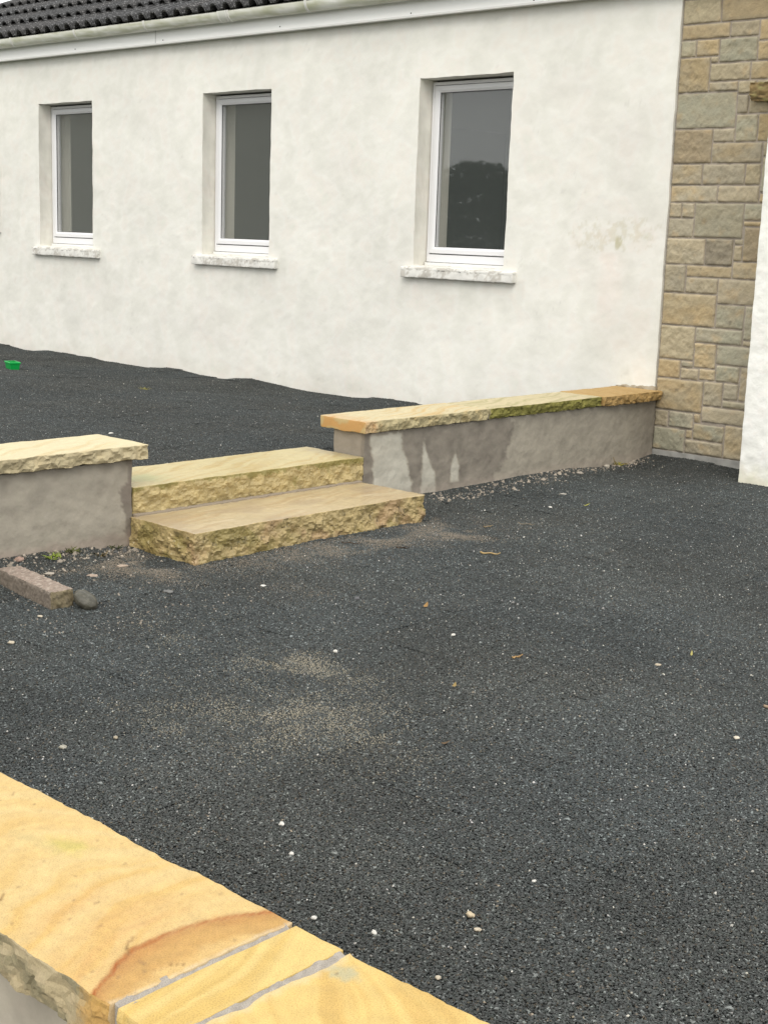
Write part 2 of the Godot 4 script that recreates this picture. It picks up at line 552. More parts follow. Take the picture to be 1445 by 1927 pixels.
	part("latch", plain_box(Vector3(-7.60, 1.228, 0.0225), Vector3(-7.53, 1.236, 0.036), Color(0.08, 0.08, 0.07), 0.002).mesh(), M.dark, box_)

func reveal_dirt(y: float, z: float) -> Color:
	var k := 1.04 - 0.08 * ss(0.0, 0.5, n2.get_noise_2d(y * 4.0, z * 20.0 + 8.0))
	return Color(k, k * 0.985, k * 0.96)

# a picture frame of bevelled section: loops are [inset, z]
func ring(mb: MB, x0: float, x1: float, y0: float, y1: float, loops: Array, col: Color) -> void:
	for k in loops.size() - 1:
		var a: float = loops[k][0]
		var b: float = loops[k + 1][0]
		var za: float = loops[k][1]
		var zb: float = loops[k + 1][1]
		var A := [Vector3(x0 + a, y0 + a, za), Vector3(x1 - a, y0 + a, za), Vector3(x1 - a, y1 - a, za), Vector3(x0 + a, y1 - a, za)]
		var B := [Vector3(x0 + b, y0 + b, zb), Vector3(x1 - b, y0 + b, zb), Vector3(x1 - b, y1 - b, zb), Vector3(x0 + b, y1 - b, zb)]
		for s in 4:
			mb.quad(A[s], A[(s + 1) % 4], B[(s + 1) % 4], B[s], col)

func window(h: Node, x0: float, x1: float) -> void:
	var white := Color(0.72, 0.72, 0.735)
	var a := x0 + 0.007
	var b := x1 - 0.007
	var mb := MB.new()
	ring(mb, a, b, 1.146, 2.402, [[0.0, -0.195], [0.0, -0.137], [0.003, -0.134], [0.022, -0.134], [0.0235, -0.150], [0.06, -0.150], [0.06, -0.195]], white)
	mb.quad(Vector3(a + 0.02, 1.146, -0.1335), Vector3(b - 0.02, 1.146, -0.1335), Vector3(b - 0.02, 1.200, -0.1335), Vector3(a + 0.02, 1.200, -0.1335), white)
	mb.quad(Vector3(a + 0.02, 1.200, -0.1335), Vector3(b - 0.02, 1.200, -0.1335), Vector3(b - 0.02, 1.200, -0.151), Vector3(a + 0.02, 1.200, -0.151), white)
	var w := part("window", mb.mesh(), M.pvc, h)
	# the dark gasket in the joint between frame and sash
	mb = MB.new()
	ring(mb, a + 0.0225, b - 0.0225, 1.2005, 2.379, [[0.0, -0.149], [0.02, -0.149]], Color(0.02, 0.02, 0.02))
	part("gasket", mb.mesh(), M.dark, w)
	mb = MB.new()
	ring(mb, a + 0.026, b - 0.026, 1.207, 2.3755, [[0.0, -0.150], [0.0, -0.131], [0.004, -0.127], [0.030, -0.127], [0.046, -0.139], [0.046, -0.175]], white)
	part("sash", mb.mesh(), M.pvc, w)
	mb = MB.new()
	ring(mb, a + 0.071, b - 0.071, 1.252, 2.3305, [[0.0, -0.1402], [0.004, -0.1402], [0.004, -0.145]], Color(0.02, 0.02, 0.02))
	part("bead", mb.mesh(), M.dark, w)
	part("pane", plain_box(Vector3(a + 0.0715, 1.2525, -0.166), Vector3(b - 0.0715, 2.330, -0.146), WHITE).mesh(), M.glass, w)
	part("cill", box(Vector3(a + 0.004, 1.118, -0.19), Vector3(b - 0.004, 1.142, -0.112), 9.0, still, func(_p, _n): return Color(0.72, 0.72, 0.70), 0.004).mesh(), M.pvc, w)
	# the painted concrete sill
	var lo := Vector3(x0 - 0.085, 1.033, -0.16)
	var hi := Vector3(x1 + 0.112, 1.124, 0.046)
	var sl := box(lo, hi, 0.012, func(p):
		var d := Vector3(0.003 * n2.get_noise_2d(p.y * 20.0, p.z * 20.0 + x0), 0.004 * n2.get_noise_2d(p.x * 12.0, p.z * 12.0), 0.003 * n2.get_noise_2d(p.x * 14.0, p.y * 14.0))
		if p.y > 1.1:
			d.y -= 0.10 * (p.z + 0.13)
		return d, func(p, n):
		var c := Color(0.76, 0.75, 0.71)
		var f: float = n2.get_noise_2d(p.x * 6.0 + x0 * 5.0, p.y * 9.0 + p.z * 12.0) + 0.8 * n2.get_noise_2d(p.x * 30.0, p.y * 34.0 + p.z * 20.0)
		var wear := ss(0.14, 0.34, f + (0.10 if p.z > 0.03 else 0.0) - (0.3 if n.x != 0.0 else 0.0))
		c = c.lerp(Color(0.42, 0.39, 0.34), 0.62 * wear)
		if n.y > 0.5:
			c = c.lerp(Color(0.45, 0.42, 0.35), 0.5 * ss(0.0, 0.4, n2.get_noise_2d(p.x * 3.0, p.z * 20.0 + x0)))
		return c, 0.007)
	part("window_sill", sl.mesh(), M.cement, h)

func eaves(h: Node) -> void:
	var x0 := -9.16
	var x1 := 0.78
	var white := Color(0.88, 0.885, 0.87)
	# fascia board with a moulded lower lip, and the soffit behind it
	var f := part("fascia", plain_box(Vector3(x0, 2.834, 0.05), Vector3(x1, 2.985, 0.068), white, 0.002).mesh(), M.pvc, h)
	part("lip", plain_box(Vector3(x0, 2.818, 0.046), Vector3(x1, 2.8335, 0.074), Color(0.70, 0.70, 0.68), 0.004).mesh(), M.pvc, f)
	part("soffit", box(Vector3(x0, 2.822, -0.02), Vector3(x1, 2.832, 0.0455), 9.0, still, func(_p, _n): return Color(0.52, 0.53, 0.48)).mesh(), M.pvc, f)
	part("joint_cover", plain_box(Vector3(-5.014, 2.8345, 0.0683), Vector3(-5.008, 2.98, 0.0695), Color(0.45, 0.45, 0.44)).mesh(), M.pvc, f)
	for x in [-8.6, -7.4, -6.161, -4.911, -3.486, -2.146, -1.08, -0.2]:
		part("nail_head", blob(Vector3(x, 2.852 + 0.006 * sin(x * 7.0), 0.0695), Vector3(0.0055, 0.0055, 0.003), 0.0, 0.0, func(_d): return Color(0.03, 0.03, 0.03), 5).mesh(), M.dark, f)
	# half-round gutter
	var mb := MB.new()
	var cz := 0.1275
	var cy := 2.994
	for r in [[0.0565, false], [0.0525, true]]:
		grid(mb, lin(PI, TAU, PI / 14), lin(x0, x1, 0.04), func(u, v): return Vector3(v, cy + r[0] * sin(u) * 1.27, cz - r[0] * cos(u)), func(u, v): return gutter_colour(v, u), r[1])
	grid(mb, lin(0.0525, 0.0575, 0.005), lin(x0, x1, 0.04), func(u, v): return Vector3(v, cy + 0.003, cz + u), func(_u, _v): return Color(0.66, 0.66, 0.62), true)
	grid(mb, lin(0.0525, 0.0575, 0.005), lin(x0, x1, 0.04), func(u, v): return Vector3(v, cy + 0.001, cz - u), func(_u, _v): return Color(0.66, 0.66, 0.62))
	var g := part("gutter", mb.mesh(), M.pvc, h)
	for x in [-8.02, -7.018, -6.015, -5.024, -3.094, -2.03, -1.0, 0.0]:
		part("bracket", gutter_band(x, 0.022, 0.0625, cy, cz, Color(0.66, 0.66, 0.62)), M.pvc, g)
	part("union", gutter_band(-4.02, 0.125, 0.061, cy, cz, Color(0.62, 0.63, 0.57)), M.pvc, g)
	part("union_rim", gutter_band(-4.078, 0.014, 0.064, cy, cz, Color(0.68, 0.68, 0.64)), M.pvc, g)
	part("union_rim", gutter_band(-3.985, 0.012, 0.064, cy, cz, Color(0.68, 0.68, 0.64)), M.pvc, g)
	part("union_rim", gutter_band(-3.962, 0.012, 0.064, cy, cz, Color(0.68, 0.68, 0.64)), M.pvc, g)
func gutter_colour(x: float, u: float) -> Color:
	var c := Color(0.75, 0.755, 0.71)
	var down := ss(PI * 1.80, PI * 1.55, u)
	var k := clampf(down * (0.55 + 0.9 * n2.get_noise_2d(x * 3.0, u * 1.5)) + 0.25 * n2.get_noise_2d(x * 12.0, u), 0.0, 1.0)
	return c.lerp(Color(0.36, 0.37, 0.22), 0.75 * k)
func gutter_band(x: float, w: float, r: float, cy: float, cz: float, col: Color) -> Mesh:
	var mb := MB.new()
	var us := lin(PI * 1.0, TAU, PI / 14)
	grid(mb, us, PackedFloat32Array([x - w / 2, x + w / 2]), func(u, v): return Vector3(v, cy + 0.004 + r * sin(u) * 1.27, cz - r * cos(u)), func(_u, _v): return col)
	for s in 2:
		grid(mb, us, PackedFloat32Array([0.0535, r]), func(u, v): return Vector3(x + (w / 2 if s else -w / 2), cy + 0.004 + v * sin(u) * 1.27, cz - v * cos(u)), func(_u, _v): return col, s == 0)
	mb.quad(Vector3(x - w / 2, cy + 0.005, cz + 0.05), Vector3(x - w / 2, cy + 0.005, cz + r), Vector3(x + w / 2, cy + 0.005, cz + r), Vector3(x + w / 2, cy + 0.005, cz + 0.05), col)
	return mb.mesh()

const PITCH := 0.4712
func tile_mesh(kind: int) -> ArrayMesh:
	var mb := MB.new()
	var w := 0.309
	var us := PackedFloat32Array()
	for k in 2:
		for t in [0.0, 0.10, 0.18, 0.215, 0.225, 0.25, 0.30, 0.38, 0.5, 0.62, 0.70, 0.75, 0.775, 0.785, 0.82, 0.90]:
			us.append((k + t) * w / 2)
	us.append(w + 0.012)
	var hgt := func(x: float, z: float) -> float:
		var t := fposmod(x / (w / 2), 1.0)
		var a := absf(t - 0.5)
		var top := lerpf(0.047, 0.032, -z / 0.43)
		return top * sqrt(maxf(0.0, 1.0 - pow(a / 0.285, 2.0))) if a < 0.285 else (0.004 if absf(a - 0.38) < 0.03 else 0.0)
	var g := 0.9 + 0.2 * rng.randf()
	var cool := rng.randf_range(-0.03, 0.03)
	var col := func(x, z):
		var s: float = g * (1.0 + 0.25 * n2.get_noise_2d(x * 12.0 + kind * 9.0, z * 6.0))
		return Color(0.80 * s * (1.0 - cool), 0.80 * s, 0.80 * s * (1.0 + cool))
	var zs := PackedFloat32Array([-0.43, -0.2, 0.0])
	grid(mb, us, zs, func(u, v): return Vector3(u, hgt.call(u, v), v), col, true)
	grid(mb, us, zs, func(u, v): return Vector3(u, hgt.call(u, v) - 0.012, v), col)
	grid(mb, us, PackedFloat32Array([-0.012, 0.0]), func(u, v): return Vector3(u, hgt.call(u, 0.0) + v, 0.0), func(_u, _v): return grey(0.55))
	return mb.mesh()
func roof(h: Node) -> void:
	var up := Vector3(0, sin(PITCH), -cos(PITCH))
	var nrm := Vector3(0, cos(PITCH), sin(PITCH))
	var p0 := Vector3(0, 2.988, 0.12)
	var mb := MB.new()
	var a := p0 - nrm * 0.02 + up * 0.13
	var ridge := p0 + up * 3.6 - nrm * 0.02
	var back := Vector3(0, 2.95, ridge.z * 2 - 0.1)
	for q in [[a, ridge, -1.0], [ridge, back, -1.0]]:
		var s: Vector3 = q[0]
		var e: Vector3 = q[1]
		mb.quad(Vector3(-9.12, s.y, s.z), Vector3(1.9, s.y, s.z), Vector3(1.9, e.y, e.z), Vector3(-9.12, e.y, e.z), grey(0.3))
		mb.quad(Vector3(-9.12, e.y - 0.03, e.z), Vector3(1.9, e.y - 0.03, e.z), Vector3(1.9, s.y - 0.03, s.z), Vector3(-9.12, s.y - 0.03, s.z), grey(0.3))
	for x in [-9.09, 1.87]:
		mb.tri(Vector3(x, 2.8, -0.02), Vector3(x, ridge.y - 0.03, ridge.z), Vector3(x, 2.8, -6.2), Color(0.6, 0.6, 0.57))
	var r := part("roof", mb.mesh(), M.tile, h)
	mb = MB.new()
	for s in [0]:
		var b0 := a + Vector3(-9.145, -0.01, 0)
		var b1 := ridge + Vector3(-9.145, -0.01, 0)
		for d in [[0.0, 0.03], [0.03, 0.0]]:
			mb.quad(b0 + Vector3(d[0], -0.14, 0), b1 + Vector3(d[0], -0.14, 0), b1 + Vector3(d[0], 0.05, 0), b0 + Vector3(d[0], 0.05, 0), Color(0.6, 0.6, 0.58))
		mb.quad(b0 + Vector3(0, 0.05, 0), b1 + Vector3(0, 0.05, 0), b1 + Vector3(0.03, 0.05, 0), b0 + Vector3(0.03, 0.05, 0), Color(0.6, 0.6, 0.58))
	part("bargeboard", mb.mesh(), M.pvc, r)
	var kinds := []
	for k in 5:
		kinds.append(tile_mesh(k))
	var upper := []
	var base := r.position + (h as Node3D).position
	for row in 9:
		for col in 34:
			var at := p0 + up * (0.06 + 0.38 * row) + nrm * (0.028 + rng.randf_range(0.0, 0.003)) + Vector3(-9.12 + 0.309 * col, 0, 0)
			var t := Transform3D(Basis(Vector3.RIGHT, PITCH - 0.072 + rng.randf_range(-0.004, 0.004)) * Basis(Vector3.UP, rng.randf_range(-0.006, 0.006)), at - base)
			if row < 5:
				var o := part("roof_tile", kinds[rng.randi() % 5], M.tile, r)
				o.transform = t
			else:
				upper.append(t)
	scatter("upper_roof_tiles", kinds[0], M.tile, upper, [], "", "", r)

# ---- the buff stone end wall
var stone_parent: Node
var stones_laid := 0
func st(x0: float, y0: float, x1: float, y1: float) -> void:
	var s := rng.randf() * 50.0
	var pal := [Color(0.37, 0.315, 0.215), Color(0.345, 0.30, 0.215), Color(0.31, 0.295, 0.22), Color(0.38, 0.295, 0.17), Color(0.355, 0.305, 0.205), Color(0.32, 0.285, 0.21)]
	var c0: Color = pal[rng.randi() % pal.size()]
	var c1: Color = pal[rng.randi() % pal.size()]
	var g := rng.randf_range(1.05, 1.28)
	match stones_laid:      # the ones that stand out by colour
		7, 16: c0 = Color(0.325, 0.312, 0.232); c1 = Color(0.355, 0.318, 0.222); g = 1.05
		34: c0 = Color(0.325, 0.30, 0.22); c1 = Color(0.335, 0.298, 0.207); g = 1.02
		9: c0 = Color(0.365, 0.288, 0.168); c1 = Color(0.33, 0.278, 0.188); g = 1.06
		1, 2, 45: c0 = Color(0.385, 0.305, 0.185); c1 = Color(0.365, 0.302, 0.195); g = 1.06
		21, 38: c0 = Color(0.335, 0.27, 0.175); c1 = Color(0.32, 0.268, 0.18); g = 1.0
		40: c0 = Color(0.275, 0.24, 0.18); c1 = Color(0.33, 0.29, 0.21); g = 0.95
		20: c0 = Color(0.385, 0.295, 0.16); c1 = Color(0.355, 0.288, 0.17); g = 1.05
	stones_laid += 1
	var bulge := rng.randf_range(0.003, 0.006)
	var tilt := rng.randf_range(-0.006, 0.006)
	var step := maxf(0.009, (x1 - x0) / 26.0)
	var mb := box(Vector3(x0, y0, -0.05), Vector3(x1, y1, -0.014), step, func(p):
		var e := minf(minf(p.x - x0, x1 - p.x), minf(p.y - y0, y1 - p.y))
		var d := Vector3(0.0022 * n2.get_noise_2d(p.y * 18.0 + s, p.x * 6.0), 0.0022 * n2.get_noise_2d(p.x * 18.0, p.y * 6.0 + s), 0.0)
		if p.z > -0.02:
			var k := ss(0.0, 0.005, e)
			var q := Vector3(p.x * 7.0 + s, p.y * 10.0 - s, s)
			d.z = k * (bulge + tilt * (p.y - y0) / (y1 - y0) + 0.0065 * rock(Vector3(p.x, p.y, s * 0.1)) + 0.0034 * n2.get_noise_3dv(q * 4.0) + 0.0022 * n2.get_noise_2d(p.x * 60.0 + p.y * 25.0 + s, p.y * 75.0)) - (1.0 - k) * 0.002
			d.z = maxf(d.z, -0.002)
		return d, func(p, _n):
		var t := ss(-0.35, 0.45, n2.get_noise_3d(p.x * 5.0 + s, p.y * 7.0, s))
		var c := c0.lerp(c1, t * 0.7)
		var v: float = g * (1.0 + 0.20 * n2.get_noise_3d(p.x * 16.0, p.y * 26.0 + s, 4.0))
		c = c.lerp(Color(0.42, 0.305, 0.165), 0.4 * ss(0.25, 0.6, n1.get_noise_3d(p.x * 9.0 + s, p.y * 9.0, 8.0)))
		var e := minf(minf(p.x - x0, x1 - p.x), minf(p.y - y0, y1 - p.y))
		c = c.lerp(Color(0.45, 0.40, 0.31), 0.35 * ss(0.012, 0.0, e))
		c = c.lerp(Color(0.13, 0.11, 0.08), 0.55 * ss(0.72, 0.9, nr.get_noise_3d(p.x * 5.0 + s, p.y * 8.0, s)) * ss(0.0, 0.3, n1.get_noise_3d(p.x * 6.0, p.y * 6.0, s + 5.0)))
		return Color(c.r * v, c.g * v, c.b * v), 0.004, "xXyYZ")
	part("stone", mb.mesh(), M.split_stone, stone_parent)

func stone_end(h: Node) -> void:
	var wall := part("stone_wall", box(Vector3(-0.0145, 0.04, -0.30), Vector3(0.84, 2.834, -0.0185), 0.02, func(p): return Vector3(0, 0, 0.003 * n2.get_noise_2d(p.x * 20.0, p.y * 20.0) if p.z > -0.1 else 0.0),
		func(p, _n): return Color(0.36, 0.315, 0.265) * (1.0 + 0.25 * n2.get_noise_2d(p.x * 9.0, p.y * 9.0)), 0.0, "yYZX").mesh(), M.mortar, h)
	stone_parent = wall
	part("plinth", box(Vector3(-0.014, -0.10, -0.30), Vector3(0.83, 0.046, -0.012), 0.02, func(p): return Vector3(0, 0.002 * n2.get_noise_1d(p.x * 12.0), 0.004 * n2.get_noise_2d(p.x * 8.0, p.y * 8.0)), func(p, _n): return Color(0.34, 0.335, 0.315) * (1.0 + 0.3 * n2.get_noise_2d(p.x * 7.0, p.y * 16.0)), 0.004).mesh(), M.cement, wall)
	st(-0.008, 2.627, 0.242, 2.764)
	st(0.251, 2.627, 0.800, 2.764)
	st(-0.008, 2.537, 0.309, 2.619)
	st(0.317, 2.535, 0.498, 2.618)
	st(0.506, 2.507, 0.800, 2.618)
	st(-0.008, 2.437, 0.091, 2.529)
	st(0.099, 2.437, 0.247, 2.529)
	st(0.256, 2.395, 0.497, 2.527)
	st(0.505, 2.395, 0.800, 2.499)
	st(-0.008, 2.230, 0.193, 2.429)
	st(0.201, 2.395, 0.248, 2.429)
	st(0.201, 2.290, 0.461, 2.387)
	st(0.469, 2.290, 0.800, 2.387)
	st(0.201, 2.230, 0.389, 2.282)
	st(0.397, 2.212, 0.508, 2.282)
	st(0.516, 2.186, 0.800, 2.282)
	st(-0.008, 2.020, 0.389, 2.222)
	st(0.397, 2.098, 0.469, 2.204)
	st(0.477, 2.099, 0.800, 2.178)
	st(0.401, 1.938, 0.538, 2.090)
	st(0.546, 1.938, 0.800, 2.091)
	st(-0.008, 1.815, 0.247, 2.012)
	st(0.256, 1.938, 0.393, 2.012)
	st(0.255, 1.815, 0.581, 1.930)
	st(0.590, 1.852, 0.800, 1.930)
	st(-0.008, 1.689, 0.195, 1.807)
	st(0.203, 1.690, 0.481, 1.807)
	st(0.489, 1.690, 0.583, 1.807)
	st(0.592, 1.646, 0.800, 1.844)
	st(-0.008, 1.586, 0.308, 1.681)
	st(0.317, 1.586, 0.584, 1.682)
	st(0.592, 1.586, 0.800, 1.638)
	st(-0.008, 1.492, 0.072, 1.578)
	st(0.080, 1.492, 0.162, 1.578)
	st(0.171, 1.377, 0.496, 1.578)
	st(0.504, 1.484, 0.800, 1.578)
	st(0.505, 1.449, 0.800, 1.476)
	st(-0.008, 1.374, 0.163, 1.484)
	st(0.514, 1.243, 0.800, 1.441)
	st(-0.008, 1.213, 0.256, 1.366)
	st(0.264, 1.213, 0.445, 1.369)
	st(0.454, 1.340, 0.506, 1.369)
	st(0.453, 1.243, 0.506, 1.332)
	st(0.455, 1.140, 0.800, 1.235)
	st(-0.008, 1.040, 0.134, 1.205)
	st(0.142, 1.140, 0.447, 1.205)
	st(0.142, 1.040, 0.360, 1.132)
	st(0.368, 0.986, 0.800, 1.132)
	st(-0.008, 0.840, 0.360, 1.032)
	st(0.368, 0.840, 0.554, 0.978)
	st(0.562, 0.780, 0.800, 0.978)
	st(-0.008, 0.628, 0.232, 0.832)
	st(0.240, 0.745, 0.554, 0.832)
	st(0.562, 0.743, 0.800, 0.772)
	st(0.241, 0.589, 0.386, 0.737)
	st(0.394, 0.621, 0.800, 0.735)
	st(-0.008, 0.510, 0.147, 0.620)
	st(0.155, 0.584, 0.233, 0.620)
	st(0.155, 0.510, 0.277, 0.576)
	st(0.285, 0.515, 0.394, 0.581)
	st(0.402, 0.516, 0.555, 0.613)
	st(0.564, 0.411, 0.800, 0.613)
	st(-0.008, 0.308, 0.317, 0.502)
	st(0.326, 0.360, 0.451, 0.507)
	st(0.460, 0.411, 0.556, 0.508)
	st(0.459, 0.360, 0.800, 0.403)
	st(-0.008, 0.199, 0.086, 0.300)
	st(0.095, 0.203, 0.264, 0.300)
	st(0.273, 0.247, 0.317, 0.300)
	st(0.325, 0.259, 0.800, 0.352)
	st(-0.008, 0.051, 0.215, 0.191)
	st(0.224, 0.143, 0.266, 0.195)
	st(0.274, 0.143, 0.484, 0.239)
	st(0.224, 0.051, 0.484, 0.135)
	st(0.492, 0.051, 0.800, 0.251)
	st(-0.008, 2.772, 0.361, 2.835)
	st(0.369, 2.772, 0.800, 2.835)
	# a riven stone ledge let into the wall
	part("stone_ledge", box(Vector3(0.503, 2.162, -0.05), Vector3(0.83, 2.262, 0.045), 0.008, func(p):
		var d := Vector3(0.006 * n2.get_noise_2d(p.y * 30.0, p.z * 9.0), 0.004 * n2.get_noise_2d(p.x * 14.0, p.z * 8.0), 0.0)
		if p.z > 0.0:
			d.z = 0.012 * n2.get_noise_2d(p.x * 5.0, p.y * 48.0) + 0.012 * nr.get_noise_2d(p.x * 6.0, p.y * 30.0) - 0.014 * ss(2.20, 2.17, p.y)
		if p.y < 2.2:
			d.y -= 0.045 * (p.x - 0.503)
		return d, func(p, _n):
		var t := n2.get_noise_2d(p.x * 6.0, p.y * 50.0)
		return Color(0.30, 0.215, 0.10).lerp(Color(0.14, 0.10, 0.05), ss(0.0, 0.4, t)).lerp(Color(0.32, 0.28, 0.12), ss(0.1, 0.5, n1.get_noise_2d(p.x * 9.0, p.y * 20.0))), 0.004).mesh(), M.split_stone, wall)
	# the white rendered porch wall standing forward of it
	part("porch_wall", box(Vector3(0.83, -0.12, -0.30), Vector3(2.3, 2.834, 0.405), 0.016, func(p):
		var w := 0.006 * n1.get_noise_2d(p.x * 3.0 + p.z * 3.0, p.y * 3.0) + 0.003 * nr.get_noise_2d((p.x + p.z) * 5.0, p.y * 9.0) + 0.0015 * n2.get_noise_2d((p.x + p.z) * 22.0, p.y * 40.0)
		return Vector3(0.003 * n2.get_noise_1d(p.y * 5.0) + 0.0015 * n2.get_noise_1d(p.y * 30.0), 0, w if p.z > 0.3 else 0.0), func(p, _n):
		var c := Color(0.80, 0.80, 0.765)
		c = c.lerp(Color(0.62, 0.60, 0.42), 0.55 * ss(0.13, 0.0, p.y + 0.05 * n2.get_noise_2d(p.x * 9.0, p.y * 9.0)))
		return c.lerp(Color(0.66, 0.65, 0.60), 0.16 * ss(0.0, 0.5, n2.get_noise_2d((p.x + p.z) * 2.5, p.y * 2.0))), 0.010, "xYZ").mesh(), M.rough_render, h)

# ---- sandstone
func rock(p: Vector3) -> float:       # about -1..1: scooped, ridged, gritty
	return 0.60 * nr.get_noise_3dv(p * Vector3(8, 11, 8)) + 0.25 * n2.get_noise_3dv(p * 13.0) + 0.35 * chisel(p) + 0.25 * n2.get_noise_3dv(p * 42.0)
func chisel(p: Vector3) -> float:     # broken steps
	var t := 2.6 * n2.get_noise_3dv(p * Vector3(11, 16, 11) + Vector3(4, 1, 9))
	return floorf(t) + ss(0.35, 0.65, t - floorf(t)) - 0.5
# a slab whose named sides are split rough: amounts for -x +x -z +z
func slab(lo: Vector3, hi: Vector3, cell: float, rough: Array, col: Callable, edge := 0.004, top := 0.0025, wave := 0.006, flat := true) -> MB:
	var split := ""
	for k in 4:
		if flat and rough[k] > 0.009: split += ["x", "X", "z", "Z"][k]
	var mid := (lo + hi) / 2
	var high := hi.y - lo.y
	return box(lo, hi, cell, func(p):
		var d := Vector3.ZERO
		var r := rock(p)
		var yy: float = (p.y - lo.y) / high
		var under := 0.35 * ss(0.55, 0.0, yy)
		for k in 4:
			var ax: int = [0, 0, 2, 2][k]
			var sg: float = [-1.0, 1.0, -1.0, 1.0][k]
			var dist: float = (p[ax] - lo[ax]) if sg < 0 else (hi[ax] - p[ax])
			if dist < 0.03:
				var w := 1.0 - dist / 0.03
				var along: float = p.z if ax == 0 else p.x
				d[ax] += sg * w * (rough[k] * (r * (0.45 + 0.55 * ss(1.0, 0.75, yy)) - under) + wave * n1.get_noise_2d(along * 5.0, k * 7.0 + mid.x) + 0.4 * wave * n2.get_noise_2d(along * 24.0, k * 5.0 + mid.z))
		d.y += top * n2.get_noise_3d(p.x * 6.0, mid.y, p.z * 6.0) + top * 0.4 * n2.get_noise_2d(p.x * 30.0, p.z * 30.0) if yy > 0.6 else wave * n2.get_noise_2d(p.x * 9.0, p.z * 9.0)
		return d, col, edge, "xXyYzZ", null, split)
func tint(c: Color, s: float) -> Color:
	return Color(c.r * s, c.g * s, c.b * s)
# banded cream and ochre sandstone; along = direction of the grain in x, z
func sand_colour(p: Vector3, n: Vector3, pale: Color, warm: Color, sd: float, grain: Vector2, moss := 0.0) -> Color:
	var q := Vector2(p.x, p.z)
	var t := q.dot(Vector2(-grain.y, grain.x)) * 14.0 + q.dot(grain) * 1.2
	t += 1.1 * n1.get_noise_3d(p.x * 2.0 + sd, p.y * 4.0, p.z * 2.0)
	var band := n2.get_noise_2d(t * 1.6, q.dot(grain) * 0.9 + sd)
	var c := pale.lerp(warm, ss(-0.05, 0.5, band + 0.35 * n1.get_noise_3d(p.x * 3.0, sd, p.z * 3.0)))
	var s := 1.0 + 0.10 * n2.get_noise_3dv(p * 26.0) + 0.10 * n2.get_noise_2d(t * 5.0, q.dot(grain) * 2.0)
	if absf(n.y) < 0.5:
		c = c.lerp(warm, 0.25)
		s *= 0.92 + 0.16 * n2.get_noise_3dv(p * Vector3(14, 22, 14))
	if moss > 0.0:
		var m := ss(-0.1, 0.5, n2.get_noise_3dv(p * 6.0 + Vector3(sd, 0, 0)) + 0.5 * n2.get_noise_3dv(p * 22.0) + moss - 0.5)
		c = c.lerp(Color(0.17, 0.165, 0.045), 0.75 * m)
	return tint(c, s)

const PALE := Color(0.53, 0.378, 0.160)
const CREAM := Color(0.53, 0.46, 0.29)
const OCHRE := Color(0.46, 0.29, 0.085)
func cement_wall(p: Vector3, n: Vector3) -> Color:
	var c := Color(0.36, 0.326, 0.266)
	var s := 1.0 + 0.13 * n2.get_noise_3dv(p * 1.6) + 0.06 * n2.get_noise_3dv(p * 7.0)
	return tint(c, s)
func wall_wobble(p: Vector3) -> Vector3:
	return Vector3(0.004 * n1.get_noise_2d(p.z * 2.0, p.y * 3.0) + 0.0025 * nr.get_noise_2d(p.z * 4.0, p.y * 7.0) + 0.001 * n2.get_noise_2d(p.z * 25.0, p.y * 40.0), 0.0, 0.003 * n2.get_noise_2d(p.y * 7.0, p.x * 4.0))
# distance-like wet mask of the right-hand wall face: 1 dark and wet, 0 dry, below 0 chalky
func wet(y: float, z: float) -> float:
	var j := 0.022 * n2.get_noise_2d(y * 16.0, z * 5.0) + 0.012 * n3.get_noise_2d(y * 60.0, z * 20.0)
	var near := 2.625 - 0.03 * ss(0.36, 0.15, y) + j * 0.8              # near edge of the big pale patch
	var far := lerpf(2.30, 2.385, ss(0.04, 0.33, y)) + j
	if z > near: return 1.0
	if y < 0.345 + j and z < near and z > far: return -1.0
	# two flame-shaped chalk marks
	var a := lerpf(0.060, 0.0, ss(0.05, 0.30, y))
	if y < 0.29 + j and absf(z - lerpf(2.17, 2.215, ss(0.05, 0.29, y))) < a + 0.5 * j: return -1.0
	var b := 0.030 * ss(0.205, 0.12, y) + 0.003
	if y < 0.20 and y > 0.045 and absf(z - 1.958) < b + 0.3 * j: return -0.9
	var edge := lerpf(1.56, 1.475, ss(0.02, 0.34, y)) + 2.0 * j
	if y < 0.055 + j and z < 1.62: edge += 0.07
	if z > edge: return 0.85
	return 0.0

